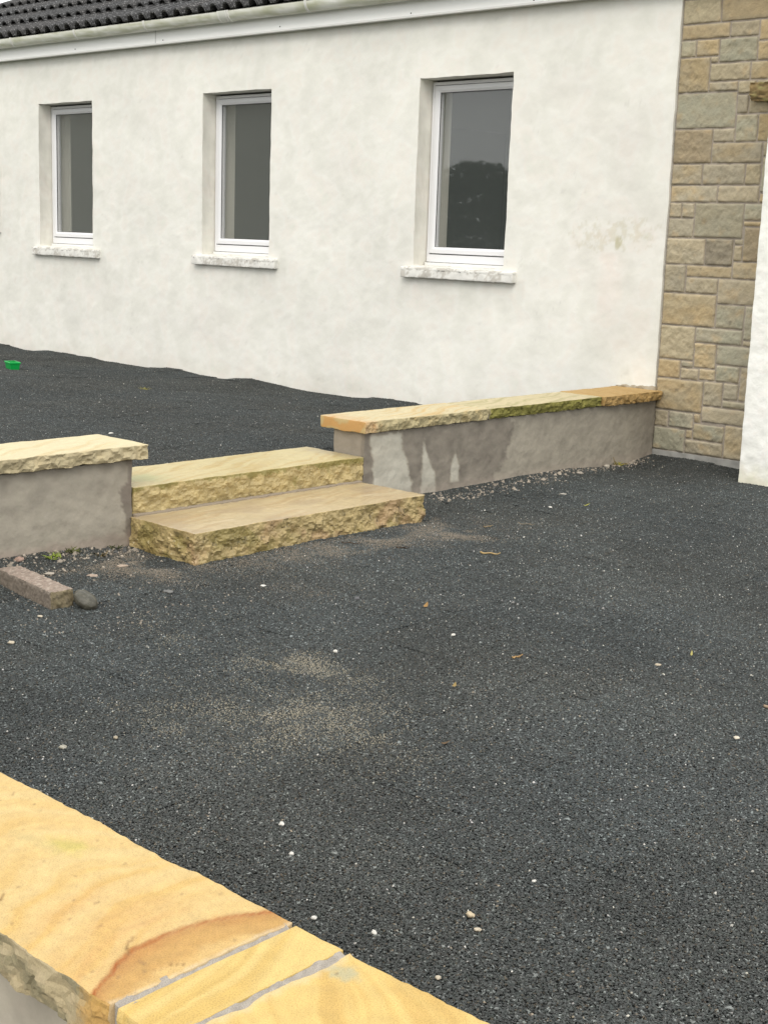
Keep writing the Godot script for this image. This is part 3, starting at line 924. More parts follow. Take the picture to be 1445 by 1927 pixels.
func garden_walls() -> void:
	# right: from the house to the steps
	var w := thing("garden_wall", "low grey rendered wall with damp streaks and three sandstone caps, between house and steps", "garden wall", Vector3(-0.1, 0, 1.33))
	var dry := func(p: Vector3, n: Vector3) -> Color:
		var c := cement_wall(p, n)
		if n.x > 0.5:
			var k := (wet(p.y, p.z) + wet(p.y + 0.007, p.z) + wet(p.y - 0.007, p.z) + wet(p.y, p.z + 0.007) + wet(p.y, p.z - 0.007)) / 5.0
			k *= 0.85 + 0.3 * n2.get_noise_2d(p.z * 9.0, p.y * 9.0)
			if k > 0.0:
				c = c.lerp(tint(Color(0.205, 0.18, 0.15), 1.0 + 0.35 * n2.get_noise_2d(p.z * 5.0, p.y * 6.0)), k)
			elif k < 0.0:
				c = c.lerp(Color(0.52, 0.495, 0.42), -k)
			else:
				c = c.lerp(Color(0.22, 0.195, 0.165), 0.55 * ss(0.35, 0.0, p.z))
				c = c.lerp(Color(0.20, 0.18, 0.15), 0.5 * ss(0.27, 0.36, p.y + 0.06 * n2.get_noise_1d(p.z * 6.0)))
			c = c.lerp(Color(0.42, 0.36, 0.30), 0.5 * ss(0.06, 0.02, p.y + 0.02 * n2.get_noise_1d(p.z * 14.0)))
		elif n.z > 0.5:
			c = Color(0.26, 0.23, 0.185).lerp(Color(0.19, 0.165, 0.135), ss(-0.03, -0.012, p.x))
		return c
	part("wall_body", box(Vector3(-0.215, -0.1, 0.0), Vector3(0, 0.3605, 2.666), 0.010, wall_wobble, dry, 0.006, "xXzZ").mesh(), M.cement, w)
	part("coping_stone", slab(Vector3(-0.295, 0.362, 1.718), Vector3(0.026, 0.421, 2.690), 0.010, [0.006, 0.016, 0.0, 0.002], func(p, n):
		var c := sand_colour(p, n, CREAM, Color(0.50, 0.36, 0.17), 3.0, Vector2(0.2, 1.0).normalized())
		c = c.lerp(Color(0.48, 0.27, 0.12), 0.7 * ss(2.52, 2.69, p.z + 0.10 * n1.get_noise_2d(p.x * 6.0, p.y * 20.0)) * (0.5 + 0.5 * ss(-0.2, 0.3, n1.get_noise_3dv(p * 9.0))))
		if n.x > 0.5 and p.z < 2.6: c = c.lerp(Color(0.36, 0.32, 0.18), 0.5)
		if n.z > 0.5: c = Color(0.46, 0.27, 0.10).lerp(Color(0.44, 0.33, 0.16), ss(0.0, 0.2, n1.get_noise_3dv(p * Vector3(7, 12, 5))))
		return c).mesh(), M.sandstone, w, "cream sandstone cap with orange near end")
	part("coping_stone", slab(Vector3(-0.290, 0.362, 0.640), Vector3(0.022, 0.420, 1.704), 0.010, [0.006, 0.018, 0.0, 0.0], func(p, n):
		var c := sand_colour(p, n, CREAM, Color(0.40, 0.36, 0.20), 8.0, Vector2(0.15, 1.0).normalized())
		if n.x > 0.5: c = tint(Color(0.20, 0.185, 0.05), 1.0 + 0.6 * n2.get_noise_3dv(p * Vector3(9, 14, 9)))
		return c).mesh(), M.sandstone, w, "cream sandstone cap with mossy front edge")
	part("coping_stone", slab(Vector3(-0.295, 0.363, 0.004), Vector3(0.042, 0.421, 0.632), 0.010, [0.006, 0.014, 0.0, 0.0], func(p, n):
		return sand_colour(p, n, Color(0.46, 0.31, 0.13), Color(0.40, 0.25, 0.09), 12.0, Vector2(1.0, 0.3).normalized())).mesh(), M.sandstone, w, "ochre sandstone cap against the house")
	for z in [1.711, 0.636]:
		part("mortar_joint", box(Vector3(-0.27, 0.364, z - 0.010), Vector3(0.012, 0.416, z + 0.010), 0.012, func(p): return Vector3(0.006 * n2.get_noise_2d(p.y * 30.0, p.z * 30.0), 0.003 * n2.get_noise_1d(p.x * 30.0), 0), func(_p, _n): return Color(0.36, 0.33, 0.28)).mesh(), M.mortar, w)
	part("mortar_fillet", box(Vector3(-0.30, 0.41, -0.004), Vector3(0.0, 0.448, 0.018), 0.010, func(p):
		var t := ss(-0.30, -0.02, p.x)
		return Vector3(0, (-0.018 + 0.014 * t + 0.012 * n2.get_noise_1d(p.x * 14.0)) if p.y > 0.43 else 0.0, 0.010 * n2.get_noise_2d(p.x * 12.0, p.y * 8.0)), func(_p, _n): return Color(0.40, 0.35, 0.27), 0.004).mesh(), M.mortar, w)
	# left: from the steps towards the camera
	w = thing("garden_wall", "low grey rendered wall with one long cream sandstone cap, left of the steps", "garden wall", Vector3(-0.1, 0, 5.2))
	part("wall_body", box(Vector3(-0.215, -0.1, 4.075), Vector3(0, 0.364, 6.37), 0.012, wall_wobble, func(p, n):
		var c := cement_wall(p, n)
		if n.x > 0.5:
			var j := 0.02 * n2.get_noise_2d(p.y * 13.0, 3.0) + 0.012 * n3.get_noise_2d(p.y * 50.0, p.z * 20.0)
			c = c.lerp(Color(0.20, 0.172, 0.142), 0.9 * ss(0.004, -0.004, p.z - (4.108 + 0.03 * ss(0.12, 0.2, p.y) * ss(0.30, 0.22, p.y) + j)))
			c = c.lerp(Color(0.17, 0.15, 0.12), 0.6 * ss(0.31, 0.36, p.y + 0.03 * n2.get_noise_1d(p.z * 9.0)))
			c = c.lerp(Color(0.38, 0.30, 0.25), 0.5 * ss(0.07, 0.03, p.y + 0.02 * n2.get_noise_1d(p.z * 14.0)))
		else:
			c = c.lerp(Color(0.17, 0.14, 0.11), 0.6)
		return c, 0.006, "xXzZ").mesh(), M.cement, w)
	var k := 0
	for q in [[4.012, 5.06], [5.075, 6.05], [6.065, 6.345]]:
		part("coping_stone", slab(Vector3(-0.328, 0.366, q[0]), Vector3(0.028, 0.426, q[1]), 0.010, [0.006, 0.018, 0.002, 0.0], func(p, n):
			var c := sand_colour(p, n, Color(0.56, 0.49, 0.315), Color(0.52, 0.43, 0.25), 20.0 + k, Vector2(0.5, 1.0).normalized())
			if n.x > 0.5: c = c.lerp(Color(0.44, 0.37, 0.23), 0.6)
			return c).mesh(), M.sandstone, w)
		k += 1
	# near: parallel to the house, under the camera
	w = thing("garden_wall", "near garden wall capped with banded golden sandstone slabs, lowest in the picture", "garden wall", Vector3(3, 0, 6.5))
	part("wall_body", box(Vector3(-0.215, -0.28, 6.40), Vector3(6.6, 0.325, 6.617), 0.02, func(p): return Vector3(0, 0, 0.003 * n2.get_noise_2d(p.x * 5.0, p.y * 7.0)), cement_wall, 0.006, "xXzZ").mesh(), M.cement, w)
	k = 0
	for q in [[-0.30, 1.10], [1.115, 2.20]]:
		part("coping_stone", slab(Vector3(q[0], 0.326, 6.362), Vector3(q[1], 0.390, 6.655), 0.014, [0.0, 0.0, 0.006, 0.018], func(p, n): return sand_colour(p, n, PALE, OCHRE, 31.0 + k, Vector2(1.0, 0.4).normalized())).mesh(), M.sandstone, w)
		k += 1
	part("coping_stone", slab(Vector3(2.215, 0.322, 6.350), Vector3(3.3925, 0.390, 6.655), 0.0055, [0.0, 0.0, 0.004, 0.011], banded, 0.003, 0.0035, 0.006).mesh(), M.sandstone, w, "golden sandstone slab with a curved brown band")
	part("coping_stone", slab(Vector3(3.4015, 0.324, 6.352), Vector3(3.4935, 0.3895, 6.652), 0.0055, [0.0, 0.0, 0.003, 0.010], func(p, n):
		return sand_colour(p, n, Color(0.56, 0.41, 0.155), Color(0.50, 0.345, 0.11), 44.0, Vector2(0.35, 1.0).normalized()), 0.003, 0.0012, 0.002).mesh(), M.sandstone, w, "narrow yellow sandstone filler strip")
	part("coping_stone", slab(Vector3(3.5055, 0.322, 6.350), Vector3(4.60, 0.390, 6.655), 0.0055, [0.008, 0.0, 0.006, 0.018], func(p, n):
		var c := sand_colour(p, n, Color(0.56, 0.40, 0.145), Color(0.50, 0.335, 0.11), 52.0, Vector2(1.0, 0.9).normalized())
		c = c.lerp(Color(0.36, 0.35, 0.23), 0.75 * ss(0.9, 0.3, Vector2((p.x - 3.535) / 0.035, (p.z - 6.395) / 0.03).length() + 0.5 * n2.get_noise_2d(p.x * 40.0, p.z * 40.0)))
		c = c.lerp(Color(0.56, 0.46, 0.28), 0.5 * ss(3.522, 3.508, p.x + 0.012 * n2.get_noise_1d(p.z * 30.0)))
		return c.lerp(Color(0.16, 0.11, 0.05), 0.6 * ss(0.60, 0.66, n2.get_noise_2d(p.x * 34.0 + p.z * 20.0, p.z * 60.0))), 0.003, 0.004, 0.007).mesh(), M.sandstone, w, "rough golden sandstone slab right of the filler strip")
	part("coping_stone", slab(Vector3(4.615, 0.324, 6.355), Vector3(5.75, 0.390, 6.655), 0.014, [0.0, 0.0, 0.006, 0.018], func(p, n): return sand_colour(p, n, PALE, OCHRE, 63.0, Vector2(1.0, 0.4).normalized())).mesh(), M.sandstone, w)
	for x in [[3.383, 3.408], [3.487, 3.516], [2.197, 2.218], [4.597, 4.618]]:
		part("mortar_joint", box(Vector3(x[0], 0.328, 6.360), Vector3(x[1], 0.3880, 6.646), 0.008, func(p): return Vector3(0, 0.003 * n2.get_noise_2d(p.x * 60.0, p.z * 40.0), 0.006 * n2.get_noise_1d(p.x * 60.0)), func(p, _n): return tint(Color(0.33, 0.297, 0.255), 1.0 + 0.35 * n2.get_noise_2d(p.x * 60.0, p.z * 60.0))).mesh(), M.mortar, w)

const FLAKES := [[3.282, 6.535, 3.296, 6.556], [3.296, 6.556, 3.313, 6.565], [3.368, 6.538, 3.381, 6.528], [3.050, 6.590, 3.066, 6.600], [3.066, 6.600, 3.072, 6.612]]
# the slab with the curved brown band: x of the band's line at depth z
func arc_x(z: float) -> float:
	return 3.303 + 1.95 * pow(z - 6.500, 2.0) * (1.0 if z > 6.5 else 1.22) + (0.012 * ss(6.60, 6.66, z))
func banded(p: Vector3, n: Vector3) -> Color:
	var wob := 0.010 * n1.get_noise_2d(p.x * 7.0, p.z * 7.0) + 0.003 * n2.get_noise_2d(p.x * 30.0, p.z * 30.0)
	var d := p.x - arc_x(p.z) + wob                      # past the line towards the joint: > 0
	var c := PALE
	# soft broad bands that follow the line further out
	var far := ss(-0.55, -0.10, d)
	var b := n2.get_noise_2d((d + 0.10 * n1.get_noise_2d(p.x * 1.5, p.z * 2.0)) * 13.0, p.z * 1.2 + 3.0)
	c = c.lerp(Color(0.50, 0.325, 0.105), (0.38 + 0.35 * far) * ss(0.02, 0.45, b))
	c = c.lerp(Color(0.55, 0.42, 0.20), 0.5 * ss(0.0, 0.5, -b))
	for q in [[-0.045, 0.014, 0.45], [-0.090, 0.020, 0.35], [-0.155, 0.026, 0.30], [-0.02, 0.004, 0.3], [-0.066, 0.004, 0.25]]:
		c = c.lerp(Color(0.47, 0.26, 0.10), q[2] * exp(-pow((d - q[0]) / q[1], 2.0)) * ss(6.34, 6.5, p.z) * (0.7 + 0.6 * n1.get_noise_2d(p.x * 6.0, p.z * 6.0)))
	var inside := ss(0.0, 0.010, d)
	c = c.lerp(Color(0.42, 0.245, 0.078), 0.9 * inside)
	c = c.lerp(Color(0.56, 0.40, 0.17), inside * 0.6 * ss(0.045, 0.075, d + 0.02 * n2.get_noise_2d(p.x * 18.0, p.z * 18.0)))
	c = c.lerp(Color(0.33, 0.135, 0.04), (0.95 * exp(-pow(d / 0.005, 2.0)) + 0.40 * exp(-pow((d - 0.008) / 0.014, 2.0))) * (0.8 + 0.5 * n1.get_noise_2d(p.x * 9.0, p.z * 9.0)))
	# green bloom, specks and flakes
	var m := Vector2((p.x - 2.985) / 0.05, (p.z - 6.437) / 0.028).length()
	c = c.lerp(Color(0.42, 0.36, 0.10), 0.75 * ss(1.2, 0.2, m + 0.5 * n2.get_noise_2d(p.x * 25.0, p.z * 25.0)))
	var m2 := Vector2((p.x - 2.945) / 0.07, (p.z - 6.462) / 0.018).length()
	c = c.lerp(Color(0.44, 0.36, 0.16), 0.45 * ss(1.2, 0.3, m2 + 0.5 * n2.get_noise_2d(p.x * 25.0, p.z * 25.0)))
	c = c.lerp(Color(0.54, 0.46, 0.32), 0.5 * ss(3.384, 3.392, p.x + 0.006 * n2.get_noise_1d(p.z * 30.0)))
	c = c.lerp(Color(0.20, 0.13, 0.06), 0.5 * ss(0.55, 0.62, n2.get_noise_2d(p.x * 50.0, p.z * 50.0)))
	for q in FLAKES:
		var a := Vector2(q[0], q[1])
		var e := Vector2(q[2], q[3])
		var w := Vector2(p.x, p.z) + Vector2(n3.get_noise_2d(p.x * 30.0, p.z * 30.0), n3.get_noise_2d(p.x * 30.0, p.z * 30.0 + 9.0)) * 0.004
		var on := clampf((w - a).dot(e - a) / (e - a).length_squared(), 0.0, 1.0)
		var off := (w - a - (e - a) * on).length()
		c = c.lerp(Color(0.20, 0.115, 0.04), 0.65 * ss(0.0026, 0.0010, off))
		pass
	var crack := absf(n3.get_noise_2d(p.x * 4.0 + 9.0, p.z * 6.0))
	c = c.lerp(Color(0.24, 0.14, 0.06), 0.6 * ss(0.006, 0.0, crack) * ss(0.15, 0.4, n1.get_noise_2d(p.x * 6.0, p.z * 6.0 + 4.0)))
	c = tint(c, 1.0 + 0.12 * n2.get_noise_3dv(p * 30.0) + 0.13 * n2.get_noise_3dv(p * 95.0))
	if n.z > 0.5:
		c = Color(0.36, 0.295, 0.18).lerp(Color(0.20, 0.175, 0.105), ss(-0.1, 0.4, n2.get_noise_3dv(p * Vector3(8, 16, 8))))
		c = c.lerp(Color(0.42, 0.24, 0.06), 0.8 * ss(3.30, 3.36, p.x + 0.03 * n2.get_noise_2d(p.x * 9.0, p.y * 20.0)))
	return c

func steps() -> void:
	var w := thing("stone_steps", "two broad rough-faced sandstone steps set between the low walls", "steps", Vector3(0.1, 0, 3.37))
	part("step", slab(Vector3(-0.405, 0.10, 2.672), Vector3(0.002, 0.2435, 4.072), 0.0075, [0.008, 0.012, 0.0, 0.0], func(p, n):
		var c := sand_colour(p, n, Color(0.49, 0.41, 0.205), Color(0.44, 0.33, 0.135), 71.0, Vector2(0.3, 1.0).normalized())
		if n.y > 0.5:
			c = c.lerp(Color(0.33, 0.36, 0.16), 0.6 * ss(1.0, 0.2, Vector2((p.x + 0.16) / 0.14, (p.z - 3.90) / 0.15).length() + 0.4 * n2.get_noise_2d(p.x * 12.0, p.z * 12.0)))
			c = c.lerp(Color(0.33, 0.27, 0.17), 0.5 * ss(2.80, 2.70, p.z + 0.05 * n2.get_noise_1d(p.x * 9.0)))
		else:
			c = tint(Color(0.43, 0.34, 0.165), 1.0 + 0.35 * n2.get_noise_3dv(p * Vector3(12, 18, 12)))
			c = c.lerp(Color(0.18, 0.16, 0.035), 0.65 * ss(-0.05, 0.35, n2.get_noise_3dv(p * 7.0) + 0.9 * ss(0.20, 0.245, p.y) - 0.35))
		return c).mesh(), M.wet_stone, w, "upper step, yellower top with a green stain")
	part("step", slab(Vector3(0.004, -0.10, 2.690), Vector3(0.430, 0.1205, 4.090), 0.0075, [0.0, 0.015, 0.012, 0.015], func(p, n):
		var c := sand_colour(p, n, Color(0.46, 0.37, 0.22), Color(0.41, 0.305, 0.17), 80.0, Vector2(0.12, 1.0).normalized())
		if n.y > 0.5:
			c = c.lerp(Color(0.55, 0.46, 0.31), 0.55 * ss(0.30, 0.45, n2.get_noise_2d(p.x * 55.0 + 3.0 * n1.get_noise_2d(p.x * 3.0, p.z * 1.5), p.z * 3.0)) * ss(0.0, 0.3, n1.get_noise_2d(p.x * 4.0, p.z * 2.0 + 9.0)))
			c = c.lerp(Color(0.33, 0.25, 0.16), 0.5 * ss(0.0, 0.4, n1.get_noise_2d(p.x * 2.5, p.z * 2.0 + 3.0)))
		if absf(n.y) < 0.5:
			c = tint(Color(0.42, 0.325, 0.155), 1.0 + 0.4 * n2.get_noise_3dv(p * Vector3(10, 16, 10)))
			c = c.lerp(Color(0.36, 0.22, 0.13), 0.5 * ss(0.0, 0.4, n1.get_noise_3dv(p * 5.0 + Vector3(9, 0, 0))))
			c = c.lerp(Color(0.21, 0.175, 0.05), 0.58 * ss(-0.05, 0.4, n2.get_noise_3dv(p * 6.0) + 0.5 * ss(3.2, 4.1, p.z) - 0.25))
			c = c.lerp(Color(0.05, 0.04, 0.02), 0.6 * ss(0.30, 0.5, n2.get_noise_3dv(p * Vector3(13, 20, 13) + Vector3(0, 5, 0))))
		return c).mesh(), M.wet_stone, w, "lower step, browner top and mossy rough front")
	part("mortar_joint", box(Vector3(-0.01, 0.115, 2.69), Vector3(0.020, 0.128, 4.07), 0.012, func(p): return Vector3(0.010 * n2.get_noise_1d(p.z * 12.0), 0.003 * n2.get_noise_1d(p.z * 30.0 + 9.0), 0), func(_p, _n): return Color(0.31, 0.26, 0.20), 0.004).mesh(), M.mortar, w)

# ---- gravel
func chip(mb: MB, at: Vector3, r: Vector3, col: Color) -> void:
	var b := Basis.from_euler(Vector3(rng.randf_range(-0.5, 0.5), rng.randf() * TAU, rng.randf_range(-0.5, 0.5)))
	var p := []
	for d in [Vector3.RIGHT, Vector3.LEFT, Vector3.UP, Vector3.DOWN, Vector3.BACK, Vector3.FORWARD]:
		p.append(at + b * ((d + Vector3(rng.randf_range(-0.35, 0.35), rng.randf_range(-0.35, 0.35), rng.randf_range(-0.35, 0.35))) * r))
	for f in [[0, 2, 4], [4, 2, 1], [1, 2, 5], [5, 2, 0]]:
		mb.tri(p[f[0]], p[f[2]], p[f[1]], col)
	for f in [[0, 4, 3], [4, 1, 3], [1, 5, 3], [5, 0, 3]]:
		mb.tri(p[f[0]], p[f[2]], p[f[1]], col)
func chips(size: float, count: int) -> ArrayMesh:
	var mb := MB.new()
	for k in count:
		var s := rng.randf_range(0.0018, 0.0037) * (1.35 if rng.randf() < 0.07 else 1.0)
		var v := 0.036 + 0.040 * rng.randf() * rng.randf() + 0.012 * rng.randf()
		if rng.randf() < 0.10: v = rng.randf_range(0.09, 0.20)
		var col := Color(v * 0.915, v * 1.03, v * 1.025)
		if rng.randf() < 0.05: col = Color(v * 1.3, v * 1.15, v * 0.9)
		chip(mb, Vector3(rng.randf_range(-0.5, 0.5) * size, rng.randf_range(-0.001, 0.0045), rng.randf_range(-0.5, 0.5) * size), Vector3(s * rng.randf_range(0.8, 1.5), s * 0.6, s * rng.randf_range(0.6, 1.0)), col)
	return mb.mesh()
func lay(x: float, z: float, h: Callable, turn: float, lift := 0.0, size := 1.0) -> Transform3D:
	var e := 0.06
	var n := Vector3(h.call(x - e, z) - h.call(x + e, z), 2 * e, h.call(x, z - e) - h.call(x, z + e)).normalized()
	var q := Basis(Quaternion(Vector3.UP, n)) * Basis(Vector3.UP, turn)
	return Transform3D(q.scaled(Vector3.ONE * size), Vector3(x, h.call(x, z) + lift, z))
func gravels() -> void:
	var S := 0.225
	var kinds := []
	for k in 5:
		kinds.append(chips(S, 5600))
	for area in [["gravel", "dark blue-grey stone chippings over the lower court in front of the steps", 0.0, 5.1, 0.0, 6.37], ["gravel", "dark stone chippings on the raised terrace along the white house", -9.2, -0.21, 0.0, 5.3]]:
		var h := hl if area[2] >= 0.0 else hu
		var heap := thing(area[0], area[1], "gravel")
		heap.set_meta("kind", "stuff")
		for k in 5:
			var where := []
			var tints := []
			var gx := int((area[3] - area[2]) / S) + 1
			var gz := int((area[5] - area[4]) / S) + 1
			for i in gx:
				for j in gz:
					if (i * 7 + j * 3 + (i * j) % 5) % 5 != k:
						continue
					var x: float = area[2] + (i + 0.5) * S if area[2] >= 0.0 else area[3] - (i + 0.5) * S
					var z: float = area[4] + (j + 0.5) * S
					if z + S * 0.5 > area[5] + 0.05:
						continue
					var e := S * 0.5
					var rx: float = (h.call(x + e, z) - h.call(x - e, z)) / S
					var rz: float = (h.call(x, z + e) - h.call(x, z - e)) / S
					var q := Basis(Vector3(1, rx, 0), Vector3.UP, Vector3(0, rz, 1)) * Basis(Vector3.UP, (rng.randi() % 4) * PI / 2)
					where.append(Transform3D(q, Vector3(x, (h.call(x + e, z) + h.call(x - e, z) + h.call(x, z + e) + h.call(x, z - e)) / 4, z)))
					var t := 1.17 + 0.34 * n1.get_noise_2d(x * 0.9, z * 0.9) if area[2] >= 0.0 else 1.02 + 0.15 * n1.get_noise_2d(x, z)
					t *= 1.0 - 0.22 * ss(0.9, 0.2, z) * ss(-0.5, 0.0, x)
					var br := clampf(0.5 + 1.2 * n1.get_noise_2d(x * 0.6 + 50.0, z * 0.6), 0.0, 1.0) * 0.05
					tints.append(Color(t * (1.0 + br), t, t * (1.0 - br)))
			scatter("chippings" if k == 0 else "chippings_%03d" % k, kinds[k], M.gravel, where, tints, "", "", heap)
	# pale specks among the chippings
	var one := MB.new()
	chip(one, Vector3.ZERO, Vector3(1, 0.7, 0.8), WHITE)
	var speck := one.mesh()
	var where := []
	var tints := []
	for k in 4600:
		var up := rng.randf() < 0.30
		var x := rng.randf_range(-9.0, -0.4) if up else rng.randf_range(0.0, 4.4)
		var z := rng.randf_range(0.05, 5.0) if up else rng.randf_range(0.05, 6.3)
		var s := rng.randf_range(0.0015, 0.0033) * (1.6 if rng.randf() < 0.06 else 1.0)
		where.append(lay(x, z, hu if up else hl, rng.randf() * TAU, 0.0055, s))
		var v := rng.randf_range(0.2, 0.65)
		tints.append(Color(v, v * 0.97, v * rng.randf_range(0.82, 0.96)))
	scatter("white_chips", speck, M.gravel, where, tints, "small pale chips scattered among the dark gravel", "stone chips")
	# sand and trodden dirt
	where = []
	tints = []
	for q in SAND:
		var count := int(6500.0 * q[2] * q[3] * q[4] * 6.0 / 0.01) / 10
		for k in mini(count, 5000):
			var x: float = q[0] + rng.randfn(0.0, q[2])
			var z: float = q[1] + rng.randfn(0.0, q[3])
			if (x < 0.44 and z < 4.10 and z > 2.66) or x < 0.005:
				continue
			where.append(lay(x, z, hl, rng.randf() * TAU, 0.0035, rng.randf_range(0.0010, 0.0023)))
			var v := rng.randf_range(0.7, 1.25)
			tints.append(Color(0.29, 0.265, 0.205) * v if z > 4.35 and x > 0.8 else Color(0.215, 0.185, 0.145) * v)
	scatter("sand", speck, M.gravel, where, tints, "pale sand and dirt trodden into the gravel by the steps", "sand")
	# crumbs of old mortar along the foot of both walls
	where = []
	tints = []
	for k in 1200:
		var right := rng.randf() < 0.68
		var z := rng.randf_range(0.1, 2.6) if right else rng.randf_range(4.1, 4.95)
		var x := 0.012 + absf(rng.randfn(0.0, 0.055 if right else 0.10)) + (0.05 if right and z > 1.2 and z < 2.3 else 0.0) * rng.randf() * 2.0
		where.append(lay(x, z, hl, rng.randf() * TAU, 0.004, rng.randf_range(0.002, 0.0090) * (1.9 if rng.randf() < 0.07 else 1.0)))
		var v := rng.randf_range(0.6, 1.2)
		tints.append(Color(0.38, 0.33, 0.27) * v if rng.randf() < 0.7 else Color(0.12, 0.12, 0.115) * v)
	for k in 150:
		where.append(lay(rng.randf_range(0.12, 1.0), rng.randf_range(4.15, 5.1), hl, rng.randf() * TAU, 0.004, rng.randf_range(0.003, 0.006)))
		var v := rng.randf_range(0.6, 1.2)
		tints.append(Color(0.33, 0.29, 0.24) * v)
	scatter("mortar_crumbs", speck, M.mortar, where, tints, "crumbs of pale mortar along the feet of the low walls", "mortar crumbs")

# ---- small things lying in the court
func leaf_quad(mb: MB, at: Vector3, dir: Vector3, side: Vector3, l: float, w: float, bend: Vector3, col: Color) -> void:
	grid(mb, PackedFloat32Array([-1.0, 0.0, 1.0]), PackedFloat32Array([0.0, 0.25, 0.5, 0.75, 1.0]), func(u, v):
		var ww := w * sin(PI * clampf(v * 0.92 + 0.04, 0.0, 1.0))
		return at + dir * l * v + side * ww * u + bend * (v * v) + dir.cross(side) * absf(u) * ww * 0.35, func(_u, _v): return col)
func twig(label: String, x: float, z: float, ang: float, l: float, r: float, col: Color, fork := 0.0, curve := 0.0, called := "twig") -> void:
	var h := hl(x, z) + 0.006 + r
	var d := Vector3(cos(ang), 0, -sin(ang))
	var s := Vector3(sin(ang), 0, cos(ang))
	var mb := MB.new()
	var pts := []
	var rad := []
	for k in 7:
		var t := k / 6.0 - 0.5
		pts.append(d * l * t + s * (curve * (t * t - 0.1) + 0.002 * sin(k * 2.3 + x * 9.0)) + Vector3(0, 0.002 * sin(k * 1.7 + z) + (0.004 if k in [0, 6] else 0.0), 0))
		rad.append(r * (1.15 - 0.08 * k + 0.15 * sin(k * 2.0)))
	tube(mb, pts, rad, col, 6)
	if fork > 0.0:
		tube(mb, [pts[3], pts[3] + d * fork * 0.6 + s * fork * 0.7 + Vector3(0, 0.004, 0), pts[3] + d * fork + s * fork + Vector3(0, 0.008, 0)], [r * 0.8, r * 0.7, r * 0.5], col, 6)
		tube(mb, [pts[4], pts[4] + d * fork * 0.4 - s * fork * 0.4], [r * 0.8, r * 0.5], col, 6)
	var o := single(called, mb.mesh(), M.wood, label, "twig", "twigs fallen on the gravel")
	o.position = Vector3(x, h, z)
func dry_leaf(label: String, x: float, z: float, ang: float, l: float, w: float, col: Color, curl := 0.01) -> void:
	var mb := MB.new()
	var d := Vector3(cos(ang), 0.1, -sin(ang)).normalized()
	leaf_quad(mb, -d * l / 2, d, Vector3(sin(ang), 0, cos(ang)), l, w, Vector3(0, curl, 0), col)
	var o := single("leaf", mb.mesh(), M.leaf, label, "leaf", "leaves fallen on the gravel")
	o.position = Vector3(x, (hl(x, z) if x > 0.0 else hu(x, z)) + 0.010, z)
func tuft(label: String, x: float, z: float, s: float, col: Color, count: int) -> void:
	var mb := MB.new()
	for k in count:
		var a := rng.randf() * TAU
		var d := Vector3(cos(a), rng.randf_range(0.4, 1.6), sin(a)).normalized()
		leaf_quad(mb, Vector3(rng.randfn(0, 0.5), 0, rng.randfn(0, 0.5)) * s, d, d.cross(Vector3(0.2, 1, 0.1)).normalized(), s * rng.randf_range(0.5, 1.2), s * rng.randf_range(0.06, 0.16), Vector3(cos(a), -0.4, sin(a)) * s * 0.3, tint(col, rng.randf_range(0.6, 1.3)))
	var o := single("moss_tuft", mb.mesh(), M.leaf, label, "moss", "tufts of moss and weeds at the wall feet")
	o.position = Vector3(x, (hl(x, z) if x > 0.0 else hu(x, z)) + 0.003, z)
func pebble(label: String, x: float, z: float, r: float, col: Color, flat := 0.55) -> void:
	var m := blob(Vector3.ZERO, Vector3(r * rng.randf_range(1.0, 1.35), r * flat, r * rng.randf_range(0.8, 1.0)), 0.45, x * 7.0 + z, func(d): return tint(col, 1.0 + 0.35 * n3.get_noise_3dv(d * 2.0 + Vector3(x, z, 0))), 6, Basis(Vector3.UP, rng.randf() * TAU)).mesh()
	var o := single("pebble", m, M.split_stone, label, "pebble", "loose pebbles on the gravel")
	o.position = Vector3(x, (hl(x, z) if x > 0.0 else hu(x, z)) + 0.004 + r * flat * 0.5, z)

